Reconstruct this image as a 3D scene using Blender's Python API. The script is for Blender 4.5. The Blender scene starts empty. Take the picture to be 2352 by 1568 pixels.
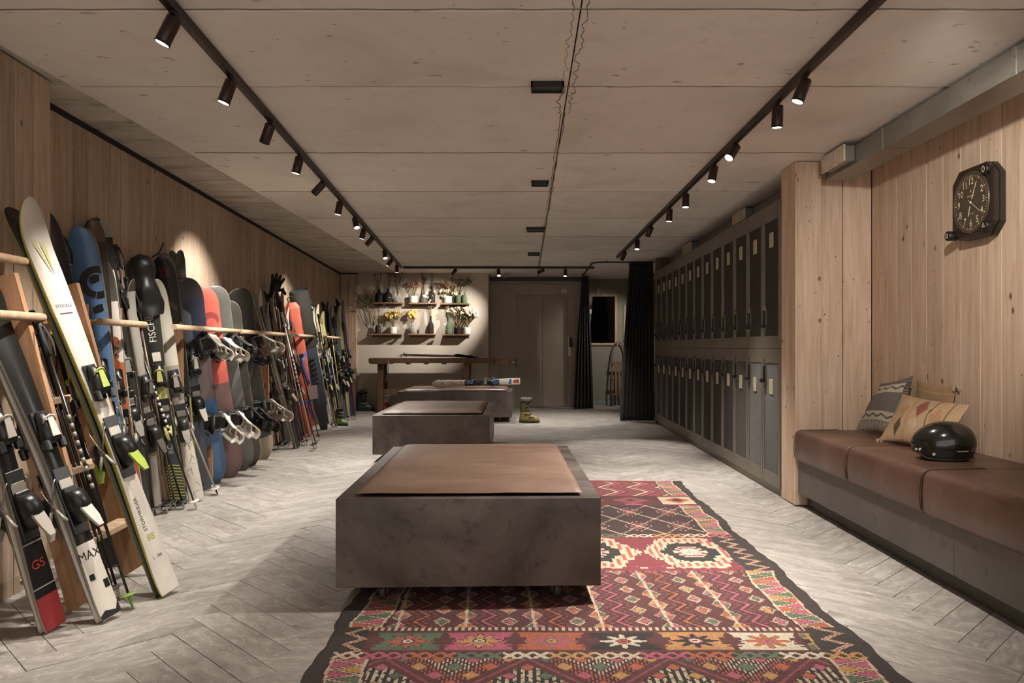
import bpy, math, random
import numpy as np
from mathutils import Vector, Matrix, noise

random.seed(7)
S = bpy.context.scene
COL = S.collection
R = math.radians

# ------------------------------------------------------------------ camera, world, exposure
F, PX, PY, CAMZ = 1750.0, 1208.0, 797.0, 1.1          # focal length and vanishing point in photo pixels, eye height
cam_d = bpy.data.cameras.new('camera')
cam_d.sensor_width = 36.0
cam_d.lens = F / 2352 * 36
cam_d.shift_x = (1176 - PX) / 2352
cam_d.shift_y = (PY - 784) / 2352
cam_d.clip_start = 0.05
cam = bpy.data.objects.new('camera', cam_d)
cam.location = (0, 0, CAMZ)
cam.rotation_euler = (R(90), 0, 0)
COL.objects.link(cam)
S.camera = cam

world = bpy.data.worlds.new('world')
S.world = world
world.use_nodes = True
world.node_tree.nodes['Background'].inputs[0].default_value = (1.0, 0.96, 0.92, 1)
world.node_tree.nodes['Background'].inputs[1].default_value = 0.72
S.view_settings.view_transform = 'Standard'
S.view_settings.look = 'None'
S.view_settings.gamma = 1
S.view_settings.use_curve_mapping = False
S.view_settings.exposure = 0.94
S.cycles.max_bounces = 6
S.cycles.diffuse_bounces = 5
S.cycles.glossy_bounces = 3
S.cycles.transmission_bounces = 4
S.cycles.use_adaptive_sampling = True
S.cycles.adaptive_threshold = 0.06
S.cycles.adaptive_min_samples = 16
S.cycles.caustics_reflective = False
S.cycles.caustics_refractive = False
S.cycles.sample_clamp_indirect = 4.0

LAMP_COLOR = (1.0, 0.955, 0.90)
CEIL = 2.39

# ------------------------------------------------------------------ pixel helpers (2352x1568 frame)
def at(x, y, Y):
    return Vector(((x - PX) / F * Y, Y, CAMZ + (PY - y) / F * Y))

def onfloor(x, y):
    Y = F * CAMZ / (y - PY)
    return Vector(((x - PX) / F * Y, Y, 0))

def wall_x(Y):                       # face of the left timber wall
    return -2.2 - 0.0773 * Y

def track_x(Y):                      # left lighting track
    return -1.114 - 0.0724 * Y

def srgb(h):
    h = h.lstrip('#')
    c = [int(h[i:i + 2], 16) / 255 for i in (0, 2, 4)]
    return tuple((v / 12.92 if v <= 0.04045 else ((v + 0.055) / 1.055) ** 2.4) for v in c) + (1,)

# ------------------------------------------------------------------ materials
MATS = {}
def new_mat(name):
    m = bpy.data.materials.new(name)
    m.use_nodes = True
    nt = m.node_tree
    return m, nt, nt.nodes['Principled BSDF']

def nd(nt, t, **kw):
    n = nt.nodes.new(t)
    for k, v in kw.items():
        setattr(n, k, v)
    return n

def ramp(nt, fac, stops):
    r = nd(nt, 'ShaderNodeValToRGB')
    e = r.color_ramp.elements
    while len(e) > 1:
        e.remove(e[-1])
    e[0].position, e[0].color = stops[0]
    for p, c in stops[1:]:
        q = e.new(p)
        q.color = c
    nt.links.new(fac, r.inputs[0])
    return r.outputs[0]

def mix(nt, a, b, fac, mode='MIX'):
    m = nd(nt, 'ShaderNodeMix', data_type='RGBA', blend_type=mode)
    for sock, v in ((m.inputs[0], fac), (m.inputs[6], a), (m.inputs[7], b)):
        if hasattr(v, 'is_output'):
            nt.links.new(v, sock)
        else:
            sock.default_value = v
    return m.outputs[2]

def mathn(nt, op, a, b=0.0, c=None):
    m = nd(nt, 'ShaderNodeMath', operation=op)
    for i, v in enumerate((a, b) if c is None else (a, b, c)):
        if hasattr(v, 'is_output'):
            nt.links.new(v, m.inputs[i])
        else:
            m.inputs[i].default_value = v
    return m.outputs[0]

def coords(nt, scale=(1, 1, 1), rand=True, space='Object'):
    tc = nd(nt, 'ShaderNodeTexCoord')
    src = tc.outputs[space]
    oi = nd(nt, 'ShaderNodeObjectInfo')
    if rand:
        cx = nd(nt, 'ShaderNodeCombineXYZ')
        for i, k in enumerate((37.0, 61.0, 83.0)):
            nt.links.new(mathn(nt, 'MULTIPLY', oi.outputs['Random'], k), cx.inputs[i])
        va = nd(nt, 'ShaderNodeVectorMath', operation='ADD')
        nt.links.new(src, va.inputs[0])
        nt.links.new(cx.outputs[0], va.inputs[1])
        src = va.outputs[0]
    mp = nd(nt, 'ShaderNodeMapping')
    mp.inputs['Scale'].default_value = scale
    nt.links.new(src, mp.inputs[0])
    return mp.outputs[0], oi.outputs['Random']

def noise_n(nt, vec, scale, detail=4, rough=0.55, dist=0.0):
    n = nd(nt, 'ShaderNodeTexNoise')
    n.inputs['Scale'].default_value = scale
    n.inputs['Detail'].default_value = detail
    n.inputs['Roughness'].default_value = rough
    n.inputs['Distortion'].default_value = dist
    nt.links.new(vec, n.inputs['Vector'])
    return n.outputs['Fac']

def bump(nt, bsdf, h, strength=0.2, dist=0.01):
    b = nd(nt, 'ShaderNodeBump')
    b.inputs['Strength'].default_value = strength
    b.inputs['Distance'].default_value = dist
    nt.links.new(h, b.inputs['Height'])
    nt.links.new(b.outputs[0], bsdf.inputs['Normal'])

def mul(c, k):
    return (min(1, c[0] * k), min(1, c[1] * k), min(1, c[2] * k), 1)

def plain(hexc, rough=0.5, metal=0.0, var=0.12, scale=18.0, name=None, coat=0.0):
    key = ('p', hexc, rough, metal, var, scale, coat)
    if key in MATS:
        return MATS[key]
    m, nt, b = new_mat(name or 'paint_' + hexc.lstrip('#'))
    c = srgb(hexc)
    v, _ = coords(nt)
    f = noise_n(nt, v, scale, 3)
    nt.links.new(ramp(nt, f, [(0.3, mul(c, 1 - var)), (0.7, mul(c, 1 + var))]), b.inputs['Base Color'])
    b.inputs['Roughness'].default_value = rough
    b.inputs['Metallic'].default_value = metal
    b.inputs['Coat Weight'].default_value = coat
    MATS[key] = m
    return m

def wood(name, light, dark, grain=(14, 14, 0.9), rough=0.6, knots=0.0, kscale=(9, 9, 2.2), tint=0.16, knot_col='#3a2213'):
    m, nt, b = new_mat(name)
    v, rnd = coords(nt, grain)
    lc, dc = srgb(light), srgb(dark)
    f1 = noise_n(nt, v, 2.2, 5, 0.6, 0.8)
    col = ramp(nt, f1, [(0.28, dc), (0.5, mix_c(lc, dc, 0.45)), (0.68, lc)])
    v2, _ = coords(nt, tuple(g * 5 for g in grain[:2]) + (grain[2] * 1.2,))
    f2 = noise_n(nt, v2, 3.0, 3)
    col = mix(nt, col, dc, ramp(nt, f2, [(0.5, (0, 0, 0, 1)), (0.8, (0.45, 0.45, 0.45, 1))]))
    if knots:
        for ks, kr, g in ((kscale, knots, 0.22), (tuple(k * 2.3 for k in kscale), knots * .85, 0.42)):
            vk, _ = coords(nt, ks)
            vo = nd(nt, 'ShaderNodeTexVoronoi')
            vo.inputs['Scale'].default_value = 1.0
            nt.links.new(vk, vo.inputs['Vector'])
            kf = ramp(nt, vo.outputs['Distance'], [(0.0, (1, 1, 1, 1)), (kr * 0.5, (0.8, 0.8, 0.8, 1)), (kr, (0, 0, 0, 1))])
            gate = mathn(nt, 'GREATER_THAN', vo.outputs['Color'], g)
            col = mix(nt, col, srgb(knot_col), mathn(nt, 'MULTIPLY', kf, gate))
    br = mathn(nt, 'MULTIPLY_ADD', rnd, 2 * tint, 1 - tint)
    cc = nd(nt, 'ShaderNodeCombineColor')
    for i in range(3):
        nt.links.new(br, cc.inputs[i])
    col = mix(nt, col, cc.outputs[0], 1.0, 'MULTIPLY')
    nt.links.new(col, b.inputs['Base Color'])
    b.inputs['Roughness'].default_value = rough
    bump(nt, b, f1, 0.12, 0.004)
    return m

def mix_c(a, b, t):
    return tuple(a[i] * (1 - t) + b[i] * t for i in range(3)) + (1,)

def concrete(name, light, dark, scale=1.0, rough=0.85, spots=True, tint=0.06, stretch=(1, 1, 1)):
    m, nt, b = new_mat(name)
    v, rnd = coords(nt, stretch)
    f1 = noise_n(nt, v, 1.3 * scale, 5, 0.62, 0.6)
    f2 = noise_n(nt, v, 9 * scale, 3, 0.6)
    lc, dc = srgb(light), srgb(dark)
    col = ramp(nt, f1, [(0.3, dc), (0.48, mix_c(lc, dc, 0.35)), (0.7, lc)])
    col = mix(nt, col, dc, ramp(nt, f2, [(0.55, (0, 0, 0, 1)), (0.78, (0.5, 0.5, 0.5, 1))]))
    if spots:
        vs, _ = coords(nt, (3.2, 5.0, 3.2))
        f3 = noise_n(nt, vs, 2.6, 2, 0.5)
        col = mix(nt, col, mul(dc, 0.45), ramp(nt, f3, [(0.70, (0, 0, 0, 1)), (0.76, (0.75, 0.75, 0.75, 1))]))
        v3 = nd(nt, 'ShaderNodeTexVoronoi')
        v3.inputs['Scale'].default_value = 9.0
        nt.links.new(v, v3.inputs['Vector'])
        col = mix(nt, col, mul(dc, 0.4), ramp(nt, v3.outputs['Distance'], [(0.03, (0.8, 0.8, 0.8, 1)), (0.07, (0, 0, 0, 1))]))
    br = mathn(nt, 'MULTIPLY_ADD', rnd, 2 * tint, 1 - tint)
    cc = nd(nt, 'ShaderNodeCombineColor')
    for i in range(3):
        nt.links.new(br, cc.inputs[i])
    col = mix(nt, col, cc.outputs[0], 1.0, 'MULTIPLY')
    nt.links.new(col, b.inputs['Base Color'])
    b.inputs['Roughness'].default_value = rough
    bump(nt, b, f2, 0.15, 0.006)
    return m

def slate(name, fixed=None):
    m, nt, b = new_mat(name)
    v, rnd = coords(nt, (1, 2.2, 1), fixed is None)
    if fixed is not None:
        rnd = mathn(nt, 'ADD', fixed, 0.0)
    f1 = noise_n(nt, v, 5.0, 6, 0.66, 1.0)
    f2 = noise_n(nt, v, 26.0, 4, 0.65, 0.5)
    a, c, d = srgb('#b2aaa0'), srgb('#989087'), srgb('#827a71')
    col = ramp(nt, f1, [(0.3, d), (0.5, c), (0.72, a)])
    col = mix(nt, col, srgb('#c8c0b6'), ramp(nt, f2, [(0.54, (0, 0, 0, 1)), (0.72, (0.65, 0.65, 0.65, 1))]))
    br = mathn(nt, 'MULTIPLY_ADD', rnd, 0.16, 0.92)
    cc = nd(nt, 'ShaderNodeCombineColor')
    for i in range(3):
        nt.links.new(br, cc.inputs[i])
    col = mix(nt, col, cc.outputs[0], 1.0, 'MULTIPLY')
    nt.links.new(col, b.inputs['Base Color'])
    nt.links.new(ramp(nt, f2, [(0.3, (0.42, 0.42, 0.42, 1)), (0.7, (0.66, 0.66, 0.66, 1))]), b.inputs['Roughness'])
    bump(nt, b, f1, 0.5, 0.006)
    return m

def steel(name, light, dark, scale=2.2, rough=0.42, metal=0.55, stretch=(1, 1, 1)):
    m, nt, b = new_mat(name)
    v, _ = coords(nt, stretch)
    f1 = noise_n(nt, v, scale, 7, 0.62, 0.8)
    f2 = noise_n(nt, v, scale * 9, 5, 0.6)
    lc, dc = srgb(light), srgb(dark)
    col = ramp(nt, f1, [(0.3, dc), (0.7, lc)])
    col = mix(nt, col, mul(dc, 0.5), ramp(nt, f2, [(0.58, (0, 0, 0, 1)), (0.75, (0.7, 0.7, 0.7, 1))]))
    nt.links.new(col, b.inputs['Base Color'])
    nt.links.new(ramp(nt, f1, [(0.3, (rough - .08,) * 3 + (1,)), (0.7, (rough + .12,) * 3 + (1,))]), b.inputs['Roughness'])
    b.inputs['Metallic'].default_value = metal
    bump(nt, b, f2, 0.05, 0.002)
    return m

def leather(name, light, dark, rough=0.42, stretch=(1, 1, 1)):
    m, nt, b = new_mat(name)
    v, _ = coords(nt, stretch)
    f1 = noise_n(nt, v, 2.6, 5, 0.55, 0.5)
    f2 = noise_n(nt, v, 160, 2)
    nt.links.new(ramp(nt, f1, [(0.3, srgb(dark)), (0.7, srgb(light))]), b.inputs['Base Color'])
    b.inputs['Roughness'].default_value = rough
    vw, _ = coords(nt, tuple(s * 3 for s in stretch))
    f3 = noise_n(nt, vw, 2.0, 4, 0.5, 1.2)
    bump(nt, b, mathn(nt, 'ADD', mathn(nt, 'MULTIPLY', f3, 1.0), mathn(nt, 'MULTIPLY', f2, 0.06)), 0.35, 0.012)
    return m

def felt(name, a, c, scale=140):
    m, nt, b = new_mat(name)
    v, _ = coords(nt)
    f = noise_n(nt, v, scale, 3, 0.8)
    nt.links.new(ramp(nt, f, [(0.38, srgb(a)), (0.5, mix_c(srgb(a), srgb(c), 0.35)), (0.64, srgb(c))]), b.inputs['Base Color'])
    b.inputs['Roughness'].default_value = 0.95
    return m

def vcol(name, rough=0.9, bscale=300):
    m, nt, b = new_mat(name)
    a = nd(nt, 'ShaderNodeAttribute', attribute_name='Col')
    v, _ = coords(nt)
    f = noise_n(nt, v, bscale, 2, 0.7)
    g = noise_n(nt, v, 3.0, 3)
    col = mix(nt, a.outputs['Color'], ramp(nt, f, [(0.3, (0.62, 0.62, 0.62, 1)), (0.65, (1, 1, 1, 1))]), 0.8, 'MULTIPLY')
    col = mix(nt, col, ramp(nt, g, [(0.3, (0.8, 0.8, 0.8, 1)), (0.7, (1, 1, 1, 1))]), 1.0, 'MULTIPLY')
    nt.links.new(col, b.inputs['Base Color'])
    b.inputs['Roughness'].default_value = rough
    bump(nt, b, f, 0.4, 0.003)
    return m

def emis(name, color, strength):
    m, nt, b = new_mat(name)
    b.inputs['Base Color'].default_value = tuple(color) + (1,)
    b.inputs['Emission Color'].default_value = tuple(color) + (1,)
    b.inputs['Emission Strength'].default_value = strength
    return m

def glass(name, color, rough=0.03, trans=1.0):
    m, nt, b = new_mat(name)
    b.inputs['Base Color'].default_value = color
    b.inputs['Roughness'].default_value = rough
    b.inputs['Transmission Weight'].default_value = trans
    b.inputs['IOR'].default_value = 1.3
    return m

# ------------------------------------------------------------------ mesh builder
class MB:
    def __init__(self):
        self.v, self.f, self.m, self.s = [], [], [], []
    def face(self, idx, mi=0, sm=False):
        self.f.append(tuple(idx)); self.m.append(mi); self.s.append(sm)
    def verts(self, pts, M=None):
        b = len(self.v)
        for p in pts:
            p = Vector(p)
            self.v.append(tuple(M @ p if M else p))
        return b
    def box(self, lo, hi, mi=0, M=None):
        x0, y0, z0 = lo; x1, y1, z1 = hi
        b = self.verts([(x0, y0, z0), (x1, y0, z0), (x1, y1, z0), (x0, y1, z0), (x0, y0, z1), (x1, y0, z1), (x1, y1, z1), (x0, y1, z1)], M)
        for q in ((0, 3, 2, 1), (4, 5, 6, 7), (0, 1, 5, 4), (1, 2, 6, 5), (2, 3, 7, 6), (3, 0, 4, 7)):
            self.face([b + i for i in q], mi)
        return self
    def cbox(self, lo, hi, c=0.004, mi=0, M=None):
        """box with chamfered edges"""
        x0, y0, z0 = lo; x1, y1, z1 = hi
        c = min(c, (x1 - x0) * .45, (y1 - y0) * .45, (z1 - z0) * .45)
        idx = {}
        pts = []
        for ix, (x, sx) in enumerate(((x0, 1), (x1, -1))):
            for iy, (y, sy) in enumerate(((y0, 1), (y1, -1))):
                for iz, (z, sz) in enumerate(((z0, 1), (z1, -1))):
                    idx[ix, iy, iz] = [len(pts), len(pts) + 1, len(pts) + 2]
                    pts += [(x, y + sy * c, z + sz * c), (x + sx * c, y, z + sz * c), (x + sx * c, y + sy * c, z)]
        b = self.verts(pts, M)
        I = lambda ix, iy, iz, k: b + idx[ix, iy, iz][k]
        for a in (0, 1):
            q = [I(a, 0, 0, 0), I(a, 0, 1, 0), I(a, 1, 1, 0), I(a, 1, 0, 0)]
            self.face(q if a == 0 else q[::-1], mi)
            q = [I(0, a, 0, 1), I(1, a, 0, 1), I(1, a, 1, 1), I(0, a, 1, 1)]
            self.face(q if a == 0 else q[::-1], mi)
            q = [I(0, 0, a, 2), I(0, 1, a, 2), I(1, 1, a, 2), I(1, 0, a, 2)]
            self.face(q if a == 0 else q[::-1], mi)
        for a in (0, 1):
            for c_ in (0, 1):
                fl = (a + c_) % 2 == 0
                q = [I(a, c_, 0, 0), I(a, c_, 1, 0), I(a, c_, 1, 1), I(a, c_, 0, 1)]
                self.face(q[::-1] if fl else q, mi)
                q = [I(a, 0, c_, 0), I(a, 1, c_, 0), I(a, 1, c_, 2), I(a, 0, c_, 2)]
                self.face(q if fl else q[::-1], mi)
                q = [I(0, a, c_, 1), I(1, a, c_, 1), I(1, a, c_, 2), I(0, a, c_, 2)]
                self.face(q[::-1] if fl else q, mi)
        for k in idx:
            q = [b + i for i in idx[k]]
            self.face(q if sum(k) % 2 == 1 else q[::-1], mi)
        return self
    def rings(self, rings, mi=0, sm=True, caps=True, closed=True, M=None):
        n = len(rings[0])
        b = self.verts([p for r in rings for p in r], M)
        for i in range(len(rings) - 1):
            for j in range(n if closed else n - 1):
                k = (j + 1) % n
                self.face((b + i * n + j, b + i * n + k, b + (i + 1) * n + k, b + (i + 1) * n + j), mi, sm)
        if caps and closed:
            self.face([b + j for j in range(n)][::-1], mi)
            self.face([b + (len(rings) - 1) * n + j for j in range(n)], mi)
        return self
    def tube(self, path, r, n=8, mi=0, sm=True, M=None, flat=1.0, up=None):
        path = [Vector(p) for p in path]
        rs = r if isinstance(r, (list, tuple)) else [r] * len(path)
        rings = []
        u = Vector(up) if up else None
        for i, p in enumerate(path):
            t = (path[min(i + 1, len(path) - 1)] - path[max(i - 1, 0)]).normalized()
            if u is None:
                u = t.orthogonal().normalized()
            a = (u - t * u.dot(t))
            a = a.normalized() if a.length > 1e-6 else t.orthogonal().normalized()
            if not up:
                u = a
            c = t.cross(a)
            rings.append([p + (a * math.cos(2 * math.pi * j / n) + c * math.sin(2 * math.pi * j / n) * flat) * rs[i] for j in range(n)])
        return self.rings(rings, mi, sm, True, True, M)
    def lathe(self, prof, n=16, mi=0, sm=True, M=None, caps=True, sx=1.0, sy=1.0):
        rings = [[(r * sx * math.cos(2 * math.pi * j / n), r * sy * math.sin(2 * math.pi * j / n), z) for j in range(n)] for r, z in prof]
        return self.rings(rings, mi, sm, caps, True, M)
    def prism(self, poly, d0, d1, axis='y', mi=0, M=None, sm=False):
        """extrude a 2-D outline along an axis (u,v -> x,z for 'y'; y,z for 'x'; x,y for 'z')"""
        def P(u, v, d):
            return {'y': (u, d, v), 'x': (d, u, v), 'z': (u, v, d)}[axis]
        n = len(poly)
        b = self.verts([P(u, v, d0) for u, v in poly] + [P(u, v, d1) for u, v in poly], M)
        self.face([b + i for i in range(n)], mi)
        self.face([b + n + i for i in range(n)][::-1], mi)
        for i in range(n):
            j = (i + 1) % n
            self.face((b + j, b + i, b + n + i, b + n + j), mi, sm)
        return self
    def grid(self, fn, nu, nv, mi=0, sm=True, thick=0.0, M=None, skip=None):
        """surface fn(u,v) -> point; optional thickness along the averaged normal"""
        P = [[Vector(fn(i / nu, j / nv)) for j in range(nv + 1)] for i in range(nu + 1)]
        b = self.verts([p for row in P for p in row], M)
        W = nv + 1
        keep = [(i, j) for i in range(nu) for j in range(nv) if not (skip and skip(i, j))]
        for i, j in keep:
            self.face((b + i * W + j, b + (i + 1) * W + j, b + (i + 1) * W + j + 1, b + i * W + j + 1), mi, sm)
        if thick:
            Q = []
            for i in range(nu + 1):
                for j in range(nv + 1):
                    du = P[min(i + 1, nu)][j] - P[max(i - 1, 0)][j]
                    dv = P[i][min(j + 1, nv)] - P[i][max(j - 1, 0)]
                    n = du.cross(dv)
                    n = n.normalized() if n.length > 1e-9 else Vector((0, 0, 1))
                    Q.append(P[i][j] - n * thick)
            c = self.verts(Q, M)
            ks = set(keep)
            for i, j in keep:
                a0, a1, a2, a3 = i * W + j, (i + 1) * W + j, (i + 1) * W + j + 1, i * W + j + 1
                self.face((c + a3, c + a2, c + a1, c + a0), mi, sm)
                for (di, dj), (p, q) in (((0, -1), (a0, a1)), ((1, 0), (a1, a2)), ((0, 1), (a2, a3)), ((-1, 0), (a3, a0))):
                    if (i + di, j + dj) not in ks:
                        self.face((b + q, b + p, c + p, c + q), mi)
        return self
    def mesh(self, name, mats):
        me = bpy.data.meshes.new(name)
        me.from_pydata(self.v, [], self.f)
        for m in (mats if isinstance(mats, (list, tuple)) else [mats]):
            me.materials.append(m)
        me.polygons.foreach_set('material_index', self.m)
        me.polygons.foreach_set('use_smooth', self.s)
        me.update()
        return me
    def build(self, name, mats, parent=None, M=None):
        return put(name, self.mesh(name, mats), parent, M)

def put(name, me, parent=None, M=None):
    o = bpy.data.objects.new(name, me)
    COL.objects.link(o)
    if parent is not None:
        o.parent = parent
    if M is not None:
        o.matrix_basis = M if isinstance(M, Matrix) else Matrix.Translation(Vector(M))
    return o

def tag(o, label=None, cat=None, group=None, kind=None):
    if label: o['label'] = label
    if cat: o['category'] = cat
    if group: o['group'] = group
    if kind: o['kind'] = kind
    return o

def thing(name, label, cat, M=None, group=None):
    return tag(put(name, None, None, M), label, cat, group)

def copy_tree(o, parent=None):
    c = o.copy()
    COL.objects.link(c)
    c.parent = parent
    for ch in o.children:
        copy_tree(ch, c)
    return c

def frame(origin, zaxis, yhint):
    z = Vector(zaxis).normalized()
    y = Vector(yhint)
    y = (y - z * y.dot(z)).normalized()
    x = y.cross(z)
    m = Matrix((x, y, z)).transposed().to_4x4()
    m.translation = Vector(origin)
    return m

def text_geo(body, size, align='CENTER'):
    cu = bpy.data.curves.new('lettering', 'FONT')
    cu.body = body
    cu.size = size
    cu.align_x = align
    cu.align_y = 'CENTER'
    cu.resolution_u = 3
    ob = bpy.data.objects.new('lettering', cu)
    COL.objects.link(ob)
    dg = bpy.context.evaluated_depsgraph_get()
    me = bpy.data.meshes.new_from_object(ob.evaluated_get(dg))
    vs = [tuple(v.co) for v in me.vertices]
    fs = [tuple(p.vertices) for p in me.polygons]
    bpy.data.objects.remove(ob)
    bpy.data.curves.remove(cu)
    bpy.data.meshes.remove(me)
    return vs, fs

def add_text(mb, body, size, fn, mi=0, align='CENTER'):
    """flat lettering laid on a surface: fn(u, v) -> point"""
    vs, fs = text_geo(body, size, align)
    b = mb.verts([fn(x, y) for x, y, _ in vs])
    for f in fs:
        mb.face([b + i for i in f], mi)
    return mb

ORD = ['nearest', 'second', 'third', 'fourth', 'fifth', 'sixth', 'seventh', 'eighth', 'ninth', 'tenth', 'eleventh', 'twelfth', 'thirteenth']
# ------------------------------------------------------------------ shared materials
m_wood_l = wood('pine_boards_aged', '#bea690', '#97806a', knots=0.10, kscale=(8, 8, 4.6), knot_col='#3f2a1c', tint=0.13)
m_wood_r = wood('pine_boards', '#d9c0a8', '#b89b80', knots=0.105, kscale=(7, 7, 4.4), knot_col='#4d3220', tint=0.10)
m_wood_rack = wood('larch_rack', '#a98260', '#7f5c40', knots=0.09, tint=0.10)
m_dowel = wood('beech_dowel', '#d3b595', '#b09272', tint=0.08)
m_wood_dark = wood('dark_oak', '#7a5a3c', '#4d3622', tint=0.08)
m_conc = concrete('ceiling_concrete', '#e9e4dc', '#d3ccc2')
m_conc_rough = concrete('ceiling_concrete_rough', '#cbc4b8', '#918879', scale=1.6, tint=0.1, stretch=(1, 3, 1))
m_gap = plain('#1d1813', 0.9, name='shadow_gap')
m_grout = plain('#7d756b', 0.9, name='grout')
m_black = plain('#17150f', 0.45, name='black_plastic')
m_blackmat = plain('#1a1713', 0.8, name='black_matt')
m_track = plain('#33251d', 0.45, 0.4, name='bronze_track')
m_zinc = steel('galvanised_sheet', '#8f8c82', '#777369', 3.0, 0.38, 0.5)
m_white = plain('#cfc4b4', 0.6, name='white_enamel')
m_slate = slate('slate_tile')

# ------------------------------------------------------------------ floor: herringbone slate laid at 45 degrees
fl = tag(MB().box((-3.5, -0.6, -0.1), (3.0, 15.0, -0.012)).build('floor', m_grout), kind='structure')
TW, TN = 0.12, 5
TL = TW * TN
tile = MB().cbox((-TL / 2 + .001, -TW / 2 + .001, -0.012), (TL / 2 - .001, TW / 2 - .001, 0.0), 0.0009).mesh('slate_tile', m_slate)
tiles = []
c45 = math.sqrt(.5)
for i in range(-180, 180):
    for j in range(-180, 180):
        t = (i - j) % (2 * TN)
        if t == 0:
            cx, cy, a = (i + TN / 2) * TW, (j + .5) * TW, 0
        elif t == 2 * TN - 1:
            cx, cy, a = (i + .5) * TW, (j + TN / 2) * TW, 90
        else:
            continue
        x, y = (cx - cy) * c45, 7 + (cx + cy) * c45
        if not (0.6 < y < 14.7) or x < wall_x(y) - .1 or x > 2.75:
            continue
        u = PX + F * x / y
        v = PY + F * CAMZ / y
        hid = (-.7 < x < 1.2 and 2.2 < y < 6.1) or x > 1.95 and y < 11
        vis = -60 < u < 2420 and v < 1620 and not hid
        tiles.append((not vis, y, x, a))
tiles.sort()
rest = MB()
random.seed(3)
for k, (nv, y, x, a) in enumerate(tiles):
    M = Matrix.Translation((x, y, random.uniform(-.0012, .0006))) @ Matrix.Rotation(R(45 + a), 4, 'Z')
    if k < 300:
        put('slate_tile', tile, fl, M)
    else:
        rest.cbox((-TL / 2 + .001, -TW / 2 + .001, -0.012), (TL / 2 - .001, TW / 2 - .001, 0.0), 0.0009, random.randrange(5), M)
tag(rest.build('slate_tiling', [slate('slate_tile_tone', 0.1 + 0.2 * i) for i in range(5)], fl), kind='stuff')

# ------------------------------------------------------------------ ceiling: shuttered concrete panels with joints
ce = tag(MB().box((-3.6, -0.6, CEIL + .012), (3.0, 15.0, CEIL + .3)).build('ceiling', m_gap), kind='structure')
ys = [-0.5, 0.8, 2.05, 2.92, 3.78, 5.07, 6.32, 7.63, 8.89, 10.2, 11.45, 12.7, 14.9]
def slab(x0, x1, y0, y1, mat, dz=0.0):
    cx, cy = (x0 + x1) / 2, (y0 + y1) / 2
    hx, hy = (x1 - x0) / 2 - .003, (y1 - y0) / 2 - .003
    MB().cbox((-hx, -hy, dz), (hx, hy, .012), .004).build('concrete_panel', mat, ce, (cx, cy, CEIL))
random.seed(5)
for i in range(len(ys) - 1):
    slab(-2.25, .21, ys[i], ys[i + 1], m_conc, random.uniform(-.002, .001))
    slab(.21, 2.7, ys[i], ys[i + 1], m_conc, random.uniform(-.002, .001))
yl = [-0.5, 1.4, 3.3, 4.35, 6.0, 7.9, 9.6, 11.3, 13.2, 14.9]
for i in range(len(yl) - 1):
    slab(-3.5, -2.25, yl[i], yl[i + 1], m_conc_rough, .002)
m_burr = concrete('joint_burr', '#8b7e6c', '#6d6252', 4, spots=False)
def burr(p0, p1, amp, w, seed, n=90):
    p0, p1 = Vector(p0), Vector(p1)
    d = (p1 - p0); s = d.normalized().cross(Vector((0, 0, 1)))
    mb = MB(); rg = []
    for i in range(n + 1):
        t = i / n
        q = p0 + d * t
        off = (noise.noise(Vector((t * 15, seed, 0))) + .7 * noise.noise(Vector((t * 41, seed, 3)))) * amp
        ww = w * (.6 + .8 * abs(noise.noise(Vector((t * 60, seed, 9)))))
        a = q + s * (off - ww); b = q + s * (off + ww)
        rg.append([a + Vector((0, 0, .004)), a + Vector((0, 0, -.0022)), b + Vector((0, 0, -.0022)), b + Vector((0, 0, .004))])
    mb.rings(rg, 0, False)
    mb.build('joint_burr', m_burr, ce)
z = CEIL - .0005
burr((.235, 2.0, z), (.235, 4.2, z), .03, .0016, 1, 220)
burr((.18, 2.0, z), (.18, 4.2, z), .03, .0016, 2, 220)
burr((.215, 4.2, z), (.215, 13, z), .012, .004, 3, 160)
burr((.195, 4.2, z), (.195, 13, z), .012, .003, 4, 160)
for k, yy in enumerate(ys[3:10]):
    burr((-2.2, yy - .012, z), (2.5, yy - .012, z), .012, .0022, 10 + k, 140)

# ------------------------------------------------------------------ left timber wall (turned a little off the room's axis)
def plank_mesh(w, h, t=.02):
    return MB().cbox((-w / 2 + .0032, 0, 0), (w / 2 - .0032, t, h), .0008)
wl = MB()
Y0, Y1 = 3.68, 13.25
a, b_ = Vector((wall_x(Y0), Y0, 0)), Vector((wall_x(Y1), Y1, 0))
d = (b_ - a).normalized(); n_in = Vector((d.y, -d.x, 0))     # towards the room
be = b_ + d * .5
wl.prism([(a - n_in * .021).xy[:], (be - n_in * .021).xy[:], (be - n_in * .2).xy[:], (a - n_in * .2).xy[:]], 0, CEIL + .01, 'z')
nb = Vector((wall_x(Y0) + .19, Y0, 0))
nbd = nb - d * 4.2
wl.prism([(nb - n_in * .021).xy[:], (nbd - n_in * .021).xy[:], (nbd - n_in * .4).xy[:], (nb - n_in * .4).xy[:]], 0, CEIL - .02, 'z')
wall_left = tag(wl.build('wall_left', m_gap), kind='structure')
def plank_run(p0, p1, w, h, mat, parent, nrm, name='plank'):
    p0, p1 = Vector(p0), Vector(p1)
    L = (p1 - p0).length
    dd = (p1 - p0).normalized()
    n = max(1, round(L / w))
    w = L / n
    me = plank_mesh(w, h).mesh(name, mat)
    for i in range(n):
        c = p0 + dd * (w * (i + .5))
        M = Matrix((dd, Vector(nrm), Vector((0, 0, 1)))).transposed().to_4x4()
        M.translation = c - Vector(nrm) * (.02 + random.uniform(0, .0012))
        put(name, me, parent, M)
plank_run(a, b_, .145, CEIL - .035, m_wood_l, wall_left, n_in)
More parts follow.
